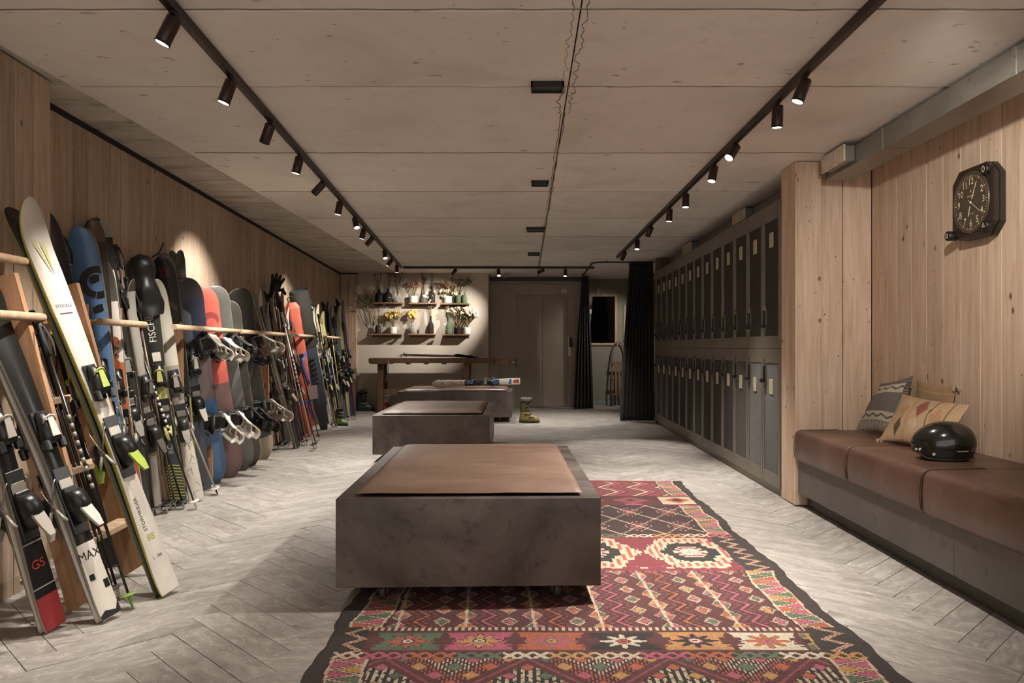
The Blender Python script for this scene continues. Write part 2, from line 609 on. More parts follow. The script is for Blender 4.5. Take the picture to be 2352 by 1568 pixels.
plank_run(nbd, nb, .15, CEIL - .012, m_wood_l, wall_left, n_in)
plank_run((nb - n_in * .19) , nb, .09, CEIL - .012, m_wood_l, wall_left, d)
tag(MB().prism([(a + n_in * .002).xy[:], (b_ + n_in * .002).xy[:], (b_ - n_in * .018).xy[:], (a - n_in * .018).xy[:]], CEIL - .034, CEIL - .001, 'z').build('trim_1', m_gap), kind='structure')
# return panel at the far end of the left wall
xr0, xr1 = wall_x(13.25), -2.955
wr = tag(MB().box((xr0, 13.275, 0), (xr1 - .002, 13.6, CEIL)).build('wall_return', m_gap), kind='structure')
plank_run((xr0, 13.25, 0), (xr1, 13.25, 0), .135, CEIL - .02, m_wood_l, wr, (0, -1, 0))
MB().cbox((xr1 - .022, 13.25, 0), (xr1, 13.62, CEIL - .02), .002).build('corner_board', m_wood_l, wr)

# ------------------------------------------------------------------ far walls
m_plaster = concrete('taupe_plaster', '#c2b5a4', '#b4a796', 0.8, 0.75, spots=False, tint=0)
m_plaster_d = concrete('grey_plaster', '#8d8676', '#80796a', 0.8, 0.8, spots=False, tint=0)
m_lift = plain('#a09280', 0.5, 0.0, 0.06, 3.0, name='brown_lacquer')
m_liftd = plain('#938573', 0.45, 0.0, 0.06, 3.0, name='brown_lacquer_dark')
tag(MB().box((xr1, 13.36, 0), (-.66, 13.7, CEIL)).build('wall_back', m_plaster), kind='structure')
wb = MB().box((-.70, 14.05, 0), (1.06, 14.3, CEIL))
wb.box((-.70, 13.70, 0), (-.66, 14.05, CEIL))
tag(wb.build('wall_lift', m_lift), kind='structure')
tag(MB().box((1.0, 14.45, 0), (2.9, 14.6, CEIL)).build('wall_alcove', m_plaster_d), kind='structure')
tag(MB().box((1.06, 14.432, 0), (2.45, 14.449, .09)).build('baseboard_alcove', plain('#8f9294', .5, name='grey_skirting')), kind='structure')
tag(MB().box((1.055, 13.75, 0), (1.115, 14.45, CEIL)).build('trim_2', wood('walnut_jamb', '#6b4b33', '#4a3221')), kind='structure')
tag(MB().box((-.70, 14.0, CEIL - .075), (1.06, 14.049, CEIL - .002)).build('trim_3', plain('#3c3934', .5, name='dark_header')), kind='structure')
# lift / cupboard door
dr = tag(thing('door_1', None, None, (0, 14.05, 0)), kind='structure')
def X14(px, Y=14.02): return (px - PX) / F * Y
def Z14(py, Y=14.02): return CAMZ + (PY - py) / F * Y
xa, xb, xc, xd = X14(1150), X14(1187), X14(1246), X14(1303)
ztop = Z14(678)
MB().cbox((xa, -.014, 0), (X14(1322), 0, Z14(652)), .003).build('surround_panel', m_lift, dr)
MB().cbox((xb + .003, -.030, .004), (xc - .004, -.014, ztop), .003).build('door_leaf', m_liftd, dr)
MB().cbox((xc + .004, -.030, .004), (xd - .003, -.014, ztop), .003).build('door_leaf', m_liftd, dr)
MB().cbox((X14(1290), -.020, Z14(677) + .03), (X14(1302), -.014, Z14(668) + .03), .001).build('notice_plate', m_white, dr)
MB().cbox((X14(1304), -.022, Z14(817)), (X14(1312), -.014, Z14(776)), .002).build('lock_plate', plain('#8a8078', .35, .6, name='brushed_plate'), dr)
# right-hand walls
rw = tag(MB().box((2.481, -0.5, 0), (2.7, 5.42, CEIL)).build('wall_right', m_gap), kind='structure')
plank_run((2.46, -0.5, 0), (2.46, 5.42, 0), .185, CEIL - .01, m_wood_r, rw, (-1, 0, 0))
nw = tag(MB().box((2.05, 5.441, 0), (2.7, 5.6, CEIL)).build('wall_niche', m_gap), kind='structure')
plank_run((2.046, 5.42, 0), (2.46, 5.42, 0), .175, CEIL - .004, m_wood_r, nw, (0, -1, 0))
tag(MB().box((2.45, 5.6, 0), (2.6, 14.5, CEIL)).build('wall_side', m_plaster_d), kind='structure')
ep = tag(MB().box((1.87, 10.94, 0), (2.45, 11.02, CEIL - .01)).build('wall_end', m_wood_dark), kind='structure')
# timber post between bench and lockers
post = thing('timber_post', 'pale pine post standing between the lockers and the leather bench', 'post', (1.88, 5.27, 0))
MB().cbox((0, 0, .006), (.165, .29, CEIL - .006), .004).build('core', m_wood_r, post)
MB().cbox((-.016, .002, .006), (0, .147, CEIL - .006), .002).build('cladding_board', m_wood_r, post)
MB().cbox((-.016, .149, .006), (0, .29, CEIL - .006), .002).build('cladding_board', m_wood_r, post)
# ------------------------------------------------------------------ lighting tracks and spot heads
m_head = plain('#3a2a21', 0.4, 0.35, name='bronze_housing')
m_lens = emis('lamp_lens', (1.0, 0.9, 0.76), 7.0)
TZ = CEIL - .035
def track(p0, p1, label):
    p0, p1 = Vector(p0), Vector(p1)
    L = (p1 - p0).length
    M = frame(p0, p1 - p0, (0, 0, 1))
    t = thing('lighting_track', label, 'light track', M)
    MB().cbox((-.017, -.001, 0), (.017, .034, L), .002).build('rail', m_track, t)
    MB().box((-.006, -.0016, .01), (.006, -.0008, L - .01)).build('slot', m_black, t)
    MB().cbox((-.0175, -.0015, -.004), (.0175, .0345, .004), .001).build('end_cap', m_black, t)
    MB().cbox((-.0175, -.0015, L - .004), (.0175, .0345, L + .004), .001).build('end_cap', m_black, t)
track((track_x(1.2), 1.2, TZ), (track_x(12.12), 12.12, TZ), 'long bronze lighting track on the ceiling above the skis')
track((1.29, 1.2, TZ), (1.29, 10.75, TZ), 'long bronze lighting track on the ceiling beside the lockers')
track((-1.96, 12.17, TZ), (1.09, 12.17, TZ), 'short dark lighting track across the far end of the ceiling')

head_me = MB().lathe([(.027, 0), (.0285, .003), (.0285, .104), (.025, .108)], 20).mesh('housing', m_head)
rim_me = MB().lathe([(.029, -.003), (.029, .005), (.0255, .005), (.0255, -.003)], 20, caps=False).mesh('rim', m_black)
lens_me = MB().lathe([(.0005, -.0015), (.025, -.0015), (.025, .001), (.0005, .001)], 20, caps=True).mesh('lens', m_lens)
adapt_me = MB().cbox((-.012, -.025, -.01), (.012, .025, .0), .003).mesh('adapter', m_black)
stem_me = MB().tube([(0, 0, -.03), (0, 0, -.008)], .008, 8).mesh('stem', m_head)
def spot(x, y, aim, power, label, size=62, blend=None):
    blend = blend if blend is not None else (1.0 if size > 80 else .7)
    t = thing('track_spotlight', label, 'spotlight', (x, y, TZ), 'spotlights on the ceiling tracks')
    put('adapter', adapt_me, t)
    put('stem', stem_me, t)
    d = (Vector(aim) - Vector((x, y, TZ - .09))).normalized()
    hinge = Vector((0, 0, -.026))
    M = frame(hinge + d * .1, -d, (0, 1, .01))
    h = put('housing', head_me, t, M)
    put('rim', rim_me, h)
    put('lens', lens_me, h)
    if power:
        ld = bpy.data.lights.new('spot_lamp', 'SPOT')
        ld.energy = power
        ld.color = LAMP_COLOR
        ld.spot_size = R(size)
        ld.spot_blend = blend
        ld.shadow_soft_size = .03
        lo = bpy.data.objects.new('spot_lamp', ld)
        lo.matrix_world = frame(Vector((x, y, TZ)) + hinge + d * .108, -d, (0, 1, .01))
        COL.objects.link(lo)

P0 = 62
LS = [  # left track: depth, aim, power, angle
    (2.86, (-2.1, 2.7, .5), 62, 64), (3.54, (-2.0, 3.4, .4), 80, 66), (4.23, (-2.3, 4.9, .55), 85, 70), (4.96, (-2.0, 4.9, .2), 80, 74),
    (5.74, (-2.67, 6.15, 1.25), 140, 58), (6.49, (-2.0, 6.45, .1), 95, 80), (7.32, (-.9, 6.3, 0), 80, 80), (7.95, (-2.2, 7.95, .2), 95, 80),
    (8.61, (-2.9, 9.3, 1.2), 90, 54), (9.83, (-1.3, 8.6, 0), 80, 90), (10.75, (-2.95, 10.6, .9), 80, 60), (11.5, (-2.0, 11.5, 0), 80, 110)]
for k, (y, aim, p, sz) in enumerate(LS):
    spot(track_x(y), y, aim, p, 'bronze cylinder spotlight, %s on the track above the skis' % ORD[k], sz)
RS = [(3.52, (.45, 3.55, 0), 190, 96), (3.905, (1.28, 4.1, 0), 50, 80), (4.68, (-.1, 3.7, .3), 55, 80), (5.22, (.75, 4.75, 0), 100, 80),
      (6.15, (1.2, 5.95, 0), 110, 70), (6.84, (1.15, 6.75, 0), 120, 62), (7.86, (.5, 10.4, 0), 60, 56), (8.82, (1.1, 8.3, 0), 110, 50), (9.94, (.4, 11.6, 0), 90, 60)]
for k, (y, aim, p, sz) in enumerate(RS):
    spot(1.29, y, aim, p, 'bronze cylinder spotlight, %s on the track beside the lockers' % ORD[k], sz)
spot(1.29, 2.3, (2.46, 4.45, 1.35), 80, 'added bronze cylinder spotlight out of view, brightening the pine wall above the bench', 62)  # unseen extra head, added for more light on the pine wall
BS = [(-1.125, (-1.9, 13.3, 1.5), 60, 60), (-.437, (-.3, 11.2, .2), 60, 60), (.278, (-1.75, 13.36, 1.35), 170, 46), (.63, (.5, 11.6, 0), 70, 100)]
for k, (x, aim, p, sz) in enumerate(BS):
    spot(x, 12.17, aim, p, 'dark spotlight on the far cross track, %s from the left' % ['first', 'second', 'third', 'fourth'][k], sz)
# extra lamp added to brighten the alcove, kept out of sight behind the curtain
spot(2.15, 12.9, (1.35, 14.3, .9), 40, 'added small spotlight hidden behind the curtain to brighten the alcove', 80)

# ------------------------------------------------------------------ ceiling boxes, sensor
m_box = plain('#2d3026', .6, name='dark_box')
for px, py, w, l, lab in ((1257, 193, .16, .1, 'nearest dark rectangular ceiling box beside the concrete joint'), (1240, 417, .13, .1, 'second dark rectangular ceiling box beside the concrete joint'),
                       (1230, 524, .19, .2, 'third dark rectangular ceiling box beside the concrete joint'), (1226, 581, .16, .2, 'farthest small dark ceiling box beside the concrete joint')):
    Y = F * (CEIL - CAMZ) / (PY - py)
    x = (px - PX) / F * Y
    t = thing('ceiling_box', lab, 'ceiling box', (x, Y, CEIL), 'dark boxes along the ceiling joint')
    mb = MB()
    for lo, hi in (((-w / 2, -l / 2, -.03), (w / 2, -l / 2 + .008, -.0005)), ((-w / 2, l / 2 - .008, -.03), (w / 2, l / 2, -.0005)),
                   ((-w / 2, -l / 2, -.03), (-w / 2 + .008, l / 2, -.0005)), ((w / 2 - .008, -l / 2, -.03), (w / 2, l / 2, -.0005))):
        mb.box(lo, hi)
    mb.build('rim', m_black, t)
    MB().cbox((-w / 2 + .008, -l / 2 + .008, -.02), (w / 2 - .008, l / 2 - .008, -.001), .002).build('recess_plate', m_box, t)
t = thing('motion_sensor', 'small pale motion sensor on the ceiling before the brown door', 'sensor', (-.36, 13.3, CEIL))
MB().cbox((-.05, -.03, -.075), (.05, .04, -.012), .008).build('body', plain('#8d8578', .5, name='sensor_shell'), t)
MB().tube([(0, 0, -.014), (0, 0, -.001)], .02, 10).build('mount', m_white, t)

# ------------------------------------------------------------------ sheet-metal duct with vents
m_vent = plain('#cfbfa8', .55, name='vent_enamel')
def duct(y0, y1, label):
    t = thing('ventilation_duct', label, 'duct', (2.155, y0, 2.25))
    L = y1 - y0
    MB().cbox((-.09, 0, 0), (.09, L, .118), .002).build('casing', m_zinc, t)
    k = .62
    while k < L:
        MB().cbox((-.0925, k - .014, -.0025), (.0925, k + .014, .1185), .001).build('flange', m_zinc, t)
        k += 1.2
    for kk in range(int(L / 1.5) + 1):
        MB().box((-.06, .3 + 1.5 * kk, .118), (-.04, .33 + 1.5 * kk, .139)).build('hanger', m_zinc, t)
duct(0.2, 5.26, 'galvanised metal duct under the ceiling above the leather bench')
duct(5.62, 10.93, 'galvanised metal duct running along above the lockers')
def vent(y0, y1, label):
    t = thing('air_vent', label, 'vent', (1.985, (y0 + y1) / 2, 2.265), 'white vents on the metal duct')
    h, L = .105, (y1 - y0) / 2
    MB().cbox((.012, -L + .02, .004), (.079, L - .02, h - .004), .002).build('neck', m_zinc, t)
    mb = MB()
    for lo, hi in (((0, -L, 0), (.012, L, .018)), ((0, -L, h - .018), (.012, L, h)), ((0, -L, .018), (.012, -L + .03, h - .018)), ((0, L - .03, .018), (.012, L, h - .018))):
        mb.cbox(lo, hi, .002)
    mb.build('frame', m_vent, t)
    n = 13
    sl = MB().box((.001, -.0035, .018), (.011, .0035, h - .018)).mesh('louvre', m_vent)
    for i in range(n):
        put('louvre', sl, t, (0, -L + .03 + (2 * L - .06) * (i + .5) / n, 0))
    MB().box((.0105, -L + .03, .018), (.0118, L - .03, h - .018)).build('grille_back', plain('#8c8273', .7, name='grille_shade'), t)
    for sy in (-1, 1):
        for z in (.01, h - .01):
            MB().tube([(-.002, sy * (L - .012), z), (.001, sy * (L - .012), z)], .004, 8).build('screw', m_zinc, t)
vent(4.76, 5.12, 'white slatted vent at the end of the duct above the bench')
vent(6.92, 7.33, 'white slatted vent over the middle of the lockers')
vent(9.17, 9.68, 'farthest small white vent over the lockers')
# ------------------------------------------------------------------ lockers
m_lock = plain('#6f675a', 0.38, 0.15, 0.05, 3.0, name='taupe_locker_paint')
m_felt_d = felt('dark_felt', '#25221c', '#332f27')
m_felt_l = felt('grey_felt', '#4c4c4b', '#7f7e7b')
m_felt_m = felt('brown_felt', '#38342d', '#57514a')
m_card = plain('#b5a98c', .7, name='name_card')
m_chrome = plain('#9a958b', .25, .85, name='dull_chrome')
LX, LY, LP, NCOL = 1.86, 5.58, .409, 13
Z_LOW, Z_MID, Z_TOP = .055, 1.09, 2.187
def locker_parts(h, p0, p1):
    """meshes for one locker: carcass, door frame, recessed panel"""
    w = LP
    body = MB().box((.022, .002, 0), (.5, w - .002, h)).mesh('carcass', plain('#24211c', .7, name='locker_shadow_gap'))
    fr = MB()
    m = .045
    fr.cbox((0, .002, .002), (.02, m, h - .002), .0015)
    fr.cbox((0, w - m, .002), (.02, w - .002, h - .002), .0015)
    fr.cbox((0, m, p1), (.02, w - m, h - .002), .0015)
    fr.cbox((0, m, .002), (.02, w - m, p0), .0015)
    return body, fr.mesh('door_frame', m_lock)
up = locker_parts(Z_TOP - Z_MID, 1.186 - Z_MID, 2.058 - Z_MID)
lo = locker_parts(Z_MID - Z_LOW, .156 - Z_LOW, .978 - Z_LOW)
def pan(p0, p1, mat):
    return MB().cbox((.006, .045, p0), (.019, LP - .045, p1), .001).mesh('felt_panel', mat)
pan_u = pan(1.186 - Z_MID, 2.058 - Z_MID, m_felt_d)
pan_l = [pan(.156 - Z_LOW, .978 - Z_LOW, m) for m in (m_felt_l, m_felt_l, m_felt_m, m_felt_d)]
card = MB().cbox((-.001, -.04, -.057), (.006, .04, .057), .001).mesh('name_card', m_card)
hp = MB()
prof = [(.03, -.11), (.03, .11), (-.002, .11), (-.018, .085), (-.026, .05), (-.026, -.05), (-.018, -.085), (-.002, -.11)]
hp.prism(prof, -.004, .005, 'x')
plate = hp.mesh('handle', m_chrome)
lev = MB().cbox((-.016, -.012, -.055), (-.003, .010, .06), .004)
lev.cbox((-.034, .0, -.075), (-.006, .035, -.04), .006)
lever = lev.mesh('lever', m_black)
for c in range(NCOL):
    for row in (0, 1):
        z = Z_MID if row else Z_LOW
        t = thing('locker', '%s taupe metal locker in the %s row, counted from the timber post' % (ORD[c].capitalize(), 'upper' if row else 'lower'),
                  'locker', (LX, LY + c * LP, z), 'two rows of lockers')
        b, f = up if row else lo
        put('carcass', b, t)
        d = put('door', f, t)
        put('felt_panel', pan_u if row else pan_l[min(c, 3)], d)
        put('name_card', card, d, (0, LP / 2, (1.913 if row else .80) - z))
        h = put('handle', plate, d, (0, LP - .062, (1.325 if row else .90) - z))
        put('lever', lever, d, (0, LP - .062, (1.325 if row else .90) - z))
pl = thing('locker_plinth', 'low recessed taupe plinth running under the lockers', 'plinth', (LX, LY, 0))
MB().box((.02, 0, .001), (.49, LP * NCOL, .05)).build('plinth_board', m_lock, pl)

# ------------------------------------------------------------------ leather wall bench
m_seat = leather('brown_leather', '#6f5243', '#543b30', .40, (1, 1, 1))
m_steel = steel('blackened_steel', '#7a6e66', '#463d38', 2.0, .38, .4)
m_steel_g = steel('grey_steel', '#6f6a60', '#544f47', 2.0, .5, .35)
bt = thing('wall_bench', 'long grey steel bench along the pine wall under the clock', 'bench', (1.88, 0, 0))
for i, (y0, y1) in enumerate(((3.35, 5.262), (1.45, 3.348), (-.4, 1.448))):
    MB().cbox((0, y0, .095), (.56, y1, .318), .002).build('front_panel', m_steel_g, bt)
MB().box((.065, -.4, .001), (.56, 5.262, .094)).build('plinth', plain('#4d4740', .6, .2, name='plinth_grey'), bt)
MB().box((.17, 5.262, .001), (.575, 5.415, .318)).build('back_filler', m_steel_g, bt)
def seat_block(y0, y1, label):
    t = thing('bench_cushion', label, 'cushion', (1.854, y0, .32), 'leather blocks of the wall bench')
    w, h, L, r = .6, .207, y1 - y0, .045
    prof = [(w, 0), (w, h - .012), (w - .012, h), (.3, h + .004)]
    for k in range(7):
        a_ = R(90 + 15 * k)
        prof.append((r + r * math.cos(a_), h - r + r * math.sin(a_)))
    prof += [(-.006, h * .45), (0, .02), (.012, 0)]
    cx, cz = w / 2, h / 2
    rg = []
    for s, ins in ((0.0, .05), (.004, .02), (.012, .006), (.03, 0), (.25, -.004), (.5, -.006), (.75, -.004), (L - .03, 0), (L - .012, .006), (L - .004, .02), (L, .05)):
        y = s * L if .03 < s < 1 and s in (.25, .5, .75) else s
        rg.append([(cx + (x - cx) * (1 - ins), y, cz + (z - cz) * (1 - ins * 1.3) if z > .01 else z) for x, z in prof])
    MB().rings(rg).build('leather_block', m_seat, t)
    for yy in (.004, L - .004):
        MB().tube([(x - .001, yy, z) for x, z in prof[3:-1]], .003, 6).build('piping', m_seat, t)
sy = [5.26, 4.41, 3.573, 2.735, 1.897, 1.06, .22]
for i in range(6):
    seat_block(sy[i + 1] + .002, sy[i] - .002, 'brown leather seat block of the wall bench, %s from the timber post' % ['first', 'second', 'third', 'fourth', 'fifth', 'sixth'][i])

# ------------------------------------------------------------------ pillows and helmet on the bench
m_pillow = vcol('woven_pillow', .95, 220)
def pillow(name, label, BL, BR, TL, TR, thick, colf, tassels=(), n=44):
    BL, BR, TL, TR = map(Vector, (BL, BR, TL, TR))
    c = (BL + BR + TL + TR) / 4
    nrm = (BR - BL).cross(TL - BL).normalized()
    t = thing(name, label, 'pillow', (c.x, c.y, min(BL.z, BR.z)))
    o = Vector((c.x, c.y, min(BL.z, BR.z)))
    mb = MB(); cols = []
    def pt(u, v, side):
        e = 1 - .045 * (math.sin(math.pi * u) + math.sin(math.pi * v)) / 2 * 0
        uu, vv = u, v
        pin = .05
        uu = u + pin * (0.5 - u) * 2 * math.sin(math.pi * v) * .9
        vv = v + pin * (0.5 - v) * 2 * math.sin(math.pi * u) * .9
        p = BL.lerp(BR, uu).lerp(TL.lerp(TR, uu), vv)
        b = (max(0, math.sin(math.pi * u)) ** .55) * (max(0, math.sin(math.pi * v)) ** .55)
        b += .12 * b * noise.noise(Vector((u * 4, v * 4, side * 3 + thick * 50)))
        return p + nrm * (side * thick / 2 * b) - o
    for side in (1, -1):
        mb.grid(lambda u, v: pt(u, v, side) , n, n) if side > 0 else mb.grid(lambda u, v: pt(1 - u, v, side), n, n)
        for i in range(n + 1):
            for j in range(n + 1):
                cols.append(colf(i / n if side > 0 else 1 - i / n, j / n))
    ob = mb.build('cover', m_pillow, t)
    ca = ob.data.color_attributes.new('Col', 'FLOAT_COLOR', 'POINT')
    ca.data.foreach_set('color', np.array(cols, dtype=np.float32).ravel())
    for u, v in tassels:
        p = pt(u, v, 0)
        q = MB()
        for k in range(7):
            a_ = k * 2.4
            q.tube([p, p + Vector((.012 * math.cos(a_), .012 * math.sin(a_), .004)), p + Vector((.02 * math.cos(a_), .02 * math.sin(a_) - .012, -.022))], [.004, .004, .002], 5)
        q.build('tassel', plain('#b09a7c', .95, name='tassel_yarn'), t)
    return t
C = {k: srgb(v) for k, v in dict(grey='#7d766c', cream='#c9bda6', dk='#4a4238', tan='#b5916c', tan2='#c3a27c', rose='#a86a52', brick='#8a4a3c', olive='#5d5338', sand='#c7a878').items()}
def col_zig(u, v):
    z = .028 * (abs(((u * 4.5) % 1) - .5) * 4 - 1)
    if u > .93: return C['dk'] if int(v * 40) % 2 else C['grey']
    for c0 in (.27, .80):
        if abs(v - c0) < .085:
            return C['dk'] if abs(v - c0 - z) < .016 else C['cream']
    if v < .17: return C['cream'] if int((u * 30 + v * 24)) % 2 else C['grey']
    k = .9 + .25 * noise.noise(Vector((u * 60, v * 60, 1)))
    return mul(C['grey'], k)
def col_tan(u, v):
    if .32 < u < .55 and .5 < v < .68:
        a_, b_2 = (u - .435) / .1, (v - .59) / .08
        if abs(abs(a_) - abs(b_2)) < .16 and abs(a_) < 1: return C['sand']
    if abs(v - .86) < .006 or abs(u - .05) < .006: return C['sand']
    return mul(C['tan'], 1 + .08 * noise.noise(Vector((u * 9, v * 9, 2))))
def col_pat(u, v):
    if (abs(u - .16) < .004 or abs(u - .36) < .004 or abs(u - .39) < .004) and int(v * 46) % 2: return C['rose']
    if abs(u - .66 - .02 * v) < .008 or abs(u - .86 - .02 * v) < .008: return C['olive']
    a_ = abs(u - .27) / .075 + abs(v - .62) / .2
    if a_ < 1: return C['rose'] if int((u + v * .3) * 90) % 2 else C['sand']
    a_ = abs(u - .25) / .07 + abs(v - .28) / .2
    if a_ < 1: return C['olive'] if int(u * 90) % 2 else mul(C['olive'], .8)
    a_ = abs(u - .53) / .09 + abs(v - .72) / .24
    if a_ < 1: return C['brick'] if int(u * 70) % 2 else C['rose']
    a_ = abs(u - .50) / .07 + abs(v - .36) / .18
    if a_ < 1: return C['cream'] if int(u * 80) % 2 else C['sand']
    a_ = abs(u - .77) / .08 + abs(v - .55) / .25
    if a_ < 1: return C['rose'] if (int(u * 80) + int(v * 40)) % 2 else C['sand']
    return mul(C['tan2'], 1 + .08 * noise.noise(Vector((u * 9, v * 9, 5))))
SZ = .541
pillow('knit_pillow', 'grey woven pillow with cream zigzag bands on the leather bench', (2.20, 5.10, SZ), (2.30, 4.70, SZ), (2.36, 5.06, .86), (2.40, 4.72, .925), .14, col_zig, n=64)
pillow('tan_pillow', 'plain tan pillow standing behind the patterned one on the bench', (2.385, 4.74, SZ), (2.40, 4.30, SZ), (2.445, 4.76, .895), (2.445, 4.33, .875), .06, col_tan, ((1, 1), (.98, .99)))
pillow('patterned_pillow', 'tan pillow with coloured diamond patches lying behind the black helmet', (2.13, 4.60, SZ), (2.22, 4.00, SZ), (2.31, 4.68, .815), (2.36, 4.05, .795), .12, col_pat, ((0, 0), (.02, .01)), n=72)

def sstep_(a0, b0, x):
    t_ = max(0, min(1, (x - a0) / (b0 - a0)))
    return t_ * t_ * (3 - 2 * t_)
hm = thing('ski_helmet', 'glossy black ski helmet on the leather bench', 'helmet', Matrix.Translation((2.125, 3.88, .5345)) @ Matrix.Rotation(R(156), 4, 'Z'))
m_helm = plain('#1b1a15', .16, 0, .05, name='gloss_black', coat=.5)
def shell(u, v):           # u around, v up; x+ is the brow
    a_ = 2 * math.pi * u
    c, sn = math.cos(a_), math.sin(a_)
    rim = .004 + .034 * sstep_(.45, .95, c) + .012 * sstep_(.5, 1.0, -c)
    zc = .072
    if v < .3:
        t_ = v / .3
        z = rim + (zc - rim) * t_
        k = .93 + .07 * t_ ** .7
    else:
        ph = (v - .3) / .7 * math.pi / 2
        z = zc + .118 * math.sin(ph) * (1 - .06 * c * math.cos(ph))
        k = max(.0005, math.cos(ph)) ** .92
    return (.150 * c * k - .012 * (z - zc) / .118, .112 * sn * k, z)
MB().grid(lambda u, v: shell(1 - u, v), 48, 22).build('shell', m_helm, hm)
MB().tube([Vector(shell(k / 32, 0)) * 1.0 for k in range(33)], .005, 6).build('edge_trim', m_black, hm)
q = MB()
for r_ in range(2):
    for k in range(5):
        p = Vector(shell(.40 + k * .016, .20 + r_ * .05)) * 1.004
        q.tube([p, p * 1.004], .0035, 6)
q.build('vent_slots', plain('#a59a85', .5, name='vent_grey'), hm)
MB().tube([Vector(shell(.31 + k * .011, .20)) * 1.004 for k in range(7)], .0022, 5).build('logo_line', m_white, hm)
for (u, v) in ((.12, .16), (.09, .1), (.2, .12)):
    p = Vector(shell(u, v))
    MB().tube([p * .99, p * 1.02], .008, 8).build('buckle', plain('#b9b2a4', .4, name='grey_plastic'), hm)

# ------------------------------------------------------------------ wall clock
ck = thing('wall_clock', 'black octagonal cockpit-style wall clock on the pine wall', 'clock', (2.456, 4.085, 1.875))
m_clock = plain('#2b241c', .35, name='clock_case')
m_dial = plain('#4b4032', .35, name='clock_dial')
m_lume = plain('#e6d9b8', .5, name='clock_print')
Rt = Matrix(((0, 0, -1, 0), (-1, 0, 0, 0), (0, 1, 0, 0), (0, 0, 0, 1)))      # local u,v,w -> wall plane, w towards the room
def octo(a_, c):
    return [(a_, a_ - c), (a_ - c, a_), (-a_ + c, a_), (-a_, a_ - c), (-a_, -a_ + c), (-a_ + c, -a_), (a_ - c, -a_), (a_, -a_ + c)]
def octo_rings(mb, spec, mi=0):
    mb.rings([[(x, y, w) for x, y in octo(a_, c)] for a_, c, w in spec], mi, False, True, True, Rt)
    return mb
octo_rings(MB(), [(.185, .062, 0), (.190, .064, .004), (.190, .064, .03), (.184, .062, .032), (.184, .062, .038), (.19, .064, .04), (.19, .064, .062), (.178, .06, .068)]).build('case', m_clock, ck)
MB().lathe([(.165, .066), (.165, .074), (.158, .078), (.152, .07)], 48, 0, True, Rt, False).build('bezel', plain('#57493a', .3, .3, name='bezel'), ck)
MB().lathe([(.0005, .0685), (.154, .0685), (.154, .0700), (.0005, .0700)], 48, 0, False, Rt, False).build('dial', m_dial, ck)
dl = MB()
for k in range(60):
    a_ = R(6 * k)
    r0 = .136 if k % 5 else .13
    w = .0009 if k % 5 else .002
    c_, s_ = math.sin(a_), math.cos(a_)
    dl.verts([])
    b0 = dl.verts([(r0 * c_ - w * s_, r0 * s_ + w * c_, .0706), (r0 * c_ + w * s_, r0 * s_ - w * c_, .0706), (.147 * c_ + w * s_, .147 * s_ - w * c_, .0706), (.147 * c_ - w * s_, .147 * s_ + w * c_, .0706)], Rt)
    dl.face((b0, b0 + 1, b0 + 2, b0 + 3))
dl.build('minute_marks', m_lume, ck)
num = MB()
for k in (12, 2, 3, 4, 5, 6, 7, 8, 9, 10, 11):
    a_ = R(30 * k)
    add_text(num, str(k), .05, lambda x, y: Rt @ Vector((x + .112 * math.sin(a_), y + .112 * math.cos(a_), .0707)))
add_text(num, '&', .022, lambda x, y: Rt @ Vector((x, y + .062, .0707)))
add_text(num, 'Bell & Ross', .014, lambda x, y: Rt @ Vector((x, y + .035, .0707)))
add_text(num, 'AUTOMATIC', .009, lambda x, y: Rt @ Vector((x, y - .06, .0707)))
num.build('numerals', m_lume, ck)
def hand(ang, l0, l1, w, z):
    a_ = R(ang); c_, s_ = math.sin(a_), math.cos(a_)
    P = lambda r, k: Rt @ Vector((r * c_ + k * s_, r * s_ - k * c_, z))
    mb = MB()
    b0 = mb.verts([P(l0, -w), P(l0, w), P(l1, w), P(l1, -w)]); mb.face((b0, b0 + 1, b0 + 2, b0 + 3))
    return mb
h = MB()
hand(26, .02, .115, .0035, .0716).build('minute_hand', m_lume, ck)
hand(198, .02, .075, .0045, .0718).build('hour_hand', m_lume, ck)
hand(125, -.03, .10, .0015, .0722).build('second_hand', m_lume, ck)
MB().lathe([(.006, .07), (.006, .075), (.001, .076)], 14, 0, True, Rt).build('hub', m_lume, ck)
for (x, y, kind) in ((.146, .146, 'O'), (.146, -.146, 'A'), (-.175, -.155, 'S')):
    kn = MB().lathe([(.026, .05), (.027, .074), (.027, .088 if kind != 'S' else .1), (.022, .092 if kind != 'S' else .104)], 24, 0, True, Matrix.Translation(Rt @ Vector((x, y, 0))) @ Rt).build('screw_knob', m_black, ck)
    zz = .0926 if kind != 'S' else .1046
    mk = MB()
    if kind == 'O':
        pts = [[(x + r_ * math.cos(R(15 * k)) * .8, y + r_ * math.sin(R(15 * k)), zz) for k in range(25)] for r_ in (.011, .016)]
    else:
        ns = 3 if kind == 'A' else 4
        pts = [[(x + r_ * math.sin(2 * math.pi * (k + (0 if ns == 3 else .5)) / ns), y + r_ * math.cos(2 * math.pi * (k + (0 if ns == 3 else .5)) / ns), zz) for k in range(ns + 1)] for r_ in (.010, .016)]
    mk.rings(pts, 0, False, False, False, Rt)
    mk.build('knob_symbol', m_lume, kn)

